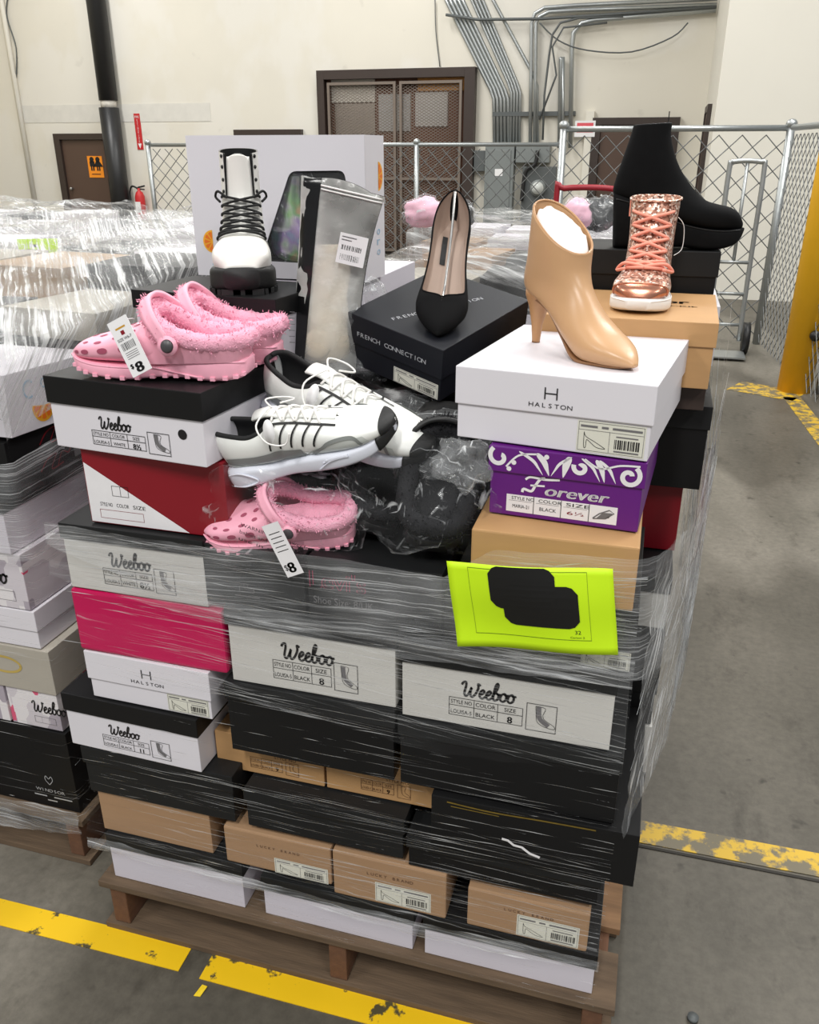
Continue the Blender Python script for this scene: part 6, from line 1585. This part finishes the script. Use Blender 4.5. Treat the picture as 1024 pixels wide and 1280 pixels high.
# film hoods over the wrapped stacks
def hood(label, x0, x1, y0, y1, zt, drop, m, seed, parent=None, amp=.03, slope=0.0, nu=56, nv=44, nm='stretch_wrap', front_drop=None, org=Vector((0, 0, 0))):
    """film lying over the top of a stack and hanging down its front and sides"""
    q = MB(); fd = front_drop if front_drop is not None else drop
    W_, D_ = x1-x0, y1-y0
    def fn(a, b):
        sx = -drop+a*(W_+2*drop); sy = -fd+b*(D_+fd)
        z = zt; x = x0+sx; y = y0+sy
        if sx < 0: z += sx; x = x0-.006
        if sx > W_: z -= sx-W_; x = x1+.006
        if sy < 0: z += sy; y = y0-.006
        t_ = max(0, min(1, (y-y0)/D_))
        n_ = amp*(noise.noise(Vector((sx*3.2, sy*3.2, seed)))+.5*noise.noise(Vector((sx*8, sy*8, seed+3)))+.2*noise.noise(Vector((sx*22, sy*22, seed+7))))
        inside = (0 <= sx <= W_ and sy >= 0)
        if inside:
            ed = min(1, min(sx, W_-sx, sy)/.12); z += (n_+amp*.5)*ed+slope*t_
        else:
            z += slope*t_; z = max(z, .16)
            if sx < 0: x -= abs(n_)*.4
            if sx > W_: x += abs(n_)*.4
            if sy < 0: y -= abs(n_)*.4
        return Vector((x, y, z))-org, (sx+seed*.3, sy)
    sheet(q, fn, nu, nv); o = q.build(nm, m, parent)
    if parent is None: tag(o, label, 'stretch wrap')
    return o
FILM_TOP = film('film_top', haze=.26, streak=.9, freq=110, along=3.0, lo=.46, hi=.62, tilt=.9, wrinkle=.9, rough=.2, col=(202, 203, 202))
FILM_BACK = film('film_back', haze=.22, streak=.8, freq=50, along=4.0, lo=.48, hi=.66, tilt=.35, wrinkle=.9, rough=.22, col=(192, 193, 192))
HOOD = nw = thing('stretch_wrap', 'clear stretch film around the neighbouring stack at the left edge', 'stretch wrap', (-1.5, 1.27, .14))
hood('clear stretch film over the neighbouring stack at the left edge', -2.215, -1.168, 1.268, 2.47, 1.235, .14, FILM_TOP, 2.0, amp=.03, slope=.17, nu=70, nv=70, front_drop=.10, parent=HOOD, org=Vector((-1.5, 1.27, .14)), nm='film_hood')
threads('film_threads', 120, [(-1.56, 1.268), (-1.170, 1.268), (-1.158, 1.66)], (.15, .95), (.05, .3), nw, Vector((-1.5, 1.27, .14)), 31)
threads('film_glints', 50, [(-1.56, 1.266), (-1.168, 1.266), (-1.156, 1.66)], (.15, .98), (.02, .12), nw, Vector((-1.5, 1.27, .14)), 32, m=M_glint)
band('film_band', [(-1.56, 1.266), (-1.172, 1.264)], [(0, .05), (1, .10)], [(0, .16), (1, .17)], FILM_ROPE, nw, Vector((-1.5, 1.27, .14)), nu=40, nv=6, seed=9)
band('film_band', [(-1.56, 1.262), (-1.166, 1.262), (-1.150, 1.64)], [(0, .80), (1, .86)], [(0, 1.0), (1, 1.08)], FILM_DENSE, nw, Vector((-1.5, 1.27, .14)), nu=60, nv=12, seed=10)

# far wrapped stacks: pallet, two tiers of cartons, individual boxes on top, film hood
def stack(x0, x1, y0, y1, zt, place, tops_, seed, filmm=None):
    pallet(x0, x1, y0, y1, 'wooden pallet of the wrapped stack '+place)
    xm, ym = (x0+x1)/2, (y0+y1)/2; hh = (zt-.142-.13)/2
    for l_ in range(2):
        for i, (xa, xb) in enumerate(((x0+.02, xm-.004), (xm+.004, x1-.02))):
            for j, (ya, yb) in enumerate(((y0+.02, ym-.004), (ym+.004, y1-.02))):
                shoe_box('B%s%d%d%d' % (seed, l_, i, j), xa, xb, ya, yb-ya, .142+l_*hh, .142+(l_+1)*hh-.003, 0, (C_lilac, C_dark, C_grey, C_kraft2)[(l_+i*2+j+int(seed)) % 4], None, 'shipping carton inside the wrapped stack '+place, group='cartons inside the wrapped stack '+place, nm='shipping_carton', cat='carton')
    zb_ = .142+2*hh
    for i, (fx, fy, w, d, h, m_, lb, yw) in enumerate(tops_):
        shoe_box('T%s%d' % (seed, i), x0+fx*(x1-x0)-w/2, x0+fx*(x1-x0)+w/2, y0+fy*(y1-y0)-d/2, d, zb_, zb_+h, .03 if i % 3 == 0 else 0, m_, m_, lb+' '+place, yaw=yw)
    hood('clear film hood over the wrapped stack '+place, x0-.01, x1+.01, y0-.01, y1+.01, zt+.035, .55, filmm or FILM_BACK, float(seed)*1.7, amp=.045)
def six(a, b, c, d, e_, f_, n):
    z_ = ((.2, .18), (.52, .18), (.83, .2), (.2, .66), (.52, .68), (.82, .66)); hs = (.10, .12, .11, .13, .12, .14)
    return [(z_[i][0], z_[i][1], .30, .34, hs[i], m_, l_, (-4, 3, 6, -7, 2, 5)[i]) for i, (m_, l_) in enumerate((a, b, c, d, e_, f_))]
lw = (C_lilac, 'pale lilac shoe box at the front left'); 
stack(-2.62, -1.55, 2.72, 3.9, 1.20, 'behind the left stack', six((C_lilac, 'lilac box at the front left of the top of'), (C_grey, 'warm white box front middle of the top of'), (C_white, 'white box front right of the top of'), (C_dark, 'black box rear left of the top of'), (C_lilac, 'lilac box rear middle of the top of'), (C_pat, 'patterned box rear right of the top of'), 0), 1)
stack(-3.9, -2.8, 2.75, 3.95, 1.20, 'at the far left edge', six((C_grey, 'warm white box front left of the top of'), (C_dark, 'black box front middle of the top of'), (C_lilac, 'lilac box front right of the top of'), (C_white, 'white box rear left of the top of'), (C_kraft2, 'kraft box rear middle of the top of'), (C_white, 'white box rear right of the top of'), 0), 2)
stack(-3.0, -1.95, 4.25, 5.4, 1.20, 'two rows behind the left stack', six((C_lilac, 'lilac box front left of the top of'), (C_lilac, 'second lilac box front middle of the top of'), (C_grey, 'warm white box front right of the top of'), (C_white, 'white box rear left of the top of'), (C_dark, 'black box rear middle of the top of'), (C_lilac, 'lilac box rear right of the top of'), 0), 3)
stack(-4.7, -3.5, 4.4, 5.5, 1.21, 'near the left wall', six((C_lilac, 'lilac box front left of the top of'), (C_grey, 'warm white box front middle of the top of'), (C_white, 'white box front right of the top of'), (C_white, 'white box rear left of the top of'), (C_dark, 'black box rear middle of the top of'), (C_white, 'white box rear right of the top of'), 0), 4)
stack(-.98, .04, 2.95, 4.05, 1.20, 'behind the black pump', six((C_beige, 'beige box front left of the top of'), (C_dark, 'black box front middle of the top of'), (C_lilac, 'lilac box front right of the top of'), (C_kraft2, 'kraft box rear left of the top of'), (C_dark, 'second black box rear middle of the top of'), (C_pat, 'patterned box rear right of the top of'), 0), 5)
stack(-1.25, -.2, 4.4, 5.5, 1.19, 'in the row before the fence', six((C_kraft2, 'kraft box front left of the top of'), (C_lilac, 'lilac box front middle of the top of'), (C_pat, 'patterned box front right of the top of'), (C_lilac, 'lilac box rear left of the top of'), (C_white, 'white box rear middle of the top of'), (C_lilac, 'second lilac box rear right of the top of'), 0), 6)
# soft bundles on the far stacks
def bundle(px, py, Y, r, m_, lab, seed):
    p = aty(px, py, Y); q = MB(); crumple(q, (0, 0, 0), r, seed, .3, 26, 18); o = q.build('bagged_bundle', m_); o.location = p; tag(o, lab, 'bundle')
    q = MB(); crumple(q, (0, 0, 0), tuple(v*1.1 for v in r), seed+.1, .4, 26, 18); o2 = q.build('clear_bag', M_bag2, o)
M_ppale = mat('pale_pink_fabric', (238, 182, 200), .8, var=.25, nscale=14)
bundle(533, 266, 3.6, (.095, .07, .055), M_ppale, 'pink bagged shoes on the far stack left of the black pump heel', 1.1)
bundle(572, 270, 3.62, (.07, .06, .05), M_poly, 'black bagged bundle beside the pink one behind the pump heel', 2.7)
bundle(722, 268, 3.7, (.065, .06, .055), M_ppale, 'small pink bagged bundle behind the tan boot', 3.9)
bundle(752, 268, 3.72, (.075, .06, .06), M_poly, 'black bagged bundle between the tan boot and the wedge boot', 5.3)
# green sheet on a far stack
cs2 = [aty(21, 299, 2.635), aty(71, 298, 2.635), aty(73, 322, 2.635), aty(25, 321, 2.635)]
e = thing('paper_sheet', 'small fluorescent yellow paper sheet on the wrapped stack at the far left', 'sheet', tuple(cs2[3]))
q = MB(); q.add([p-cs2[3] for p in cs2]+[p-cs2[3]+Vector((0, .001, 0)) for p in cs2], [(3, 2, 1, 0), (4, 5, 6, 7), (0, 1, 5, 4), (1, 2, 6, 5), (2, 3, 7, 6), (3, 0, 4, 7)]); q.build('yellow_paper', M_neon, e)
k = Ink(); k.rect(.05, .035, .08, .045, 0); k.rect(.035, .022, .10, .028, 0); k.build('printed_lines', INKS, e, (0, -.0008, 0), (1, 0, 0), (0, 0, 1), (0, -1, 0))
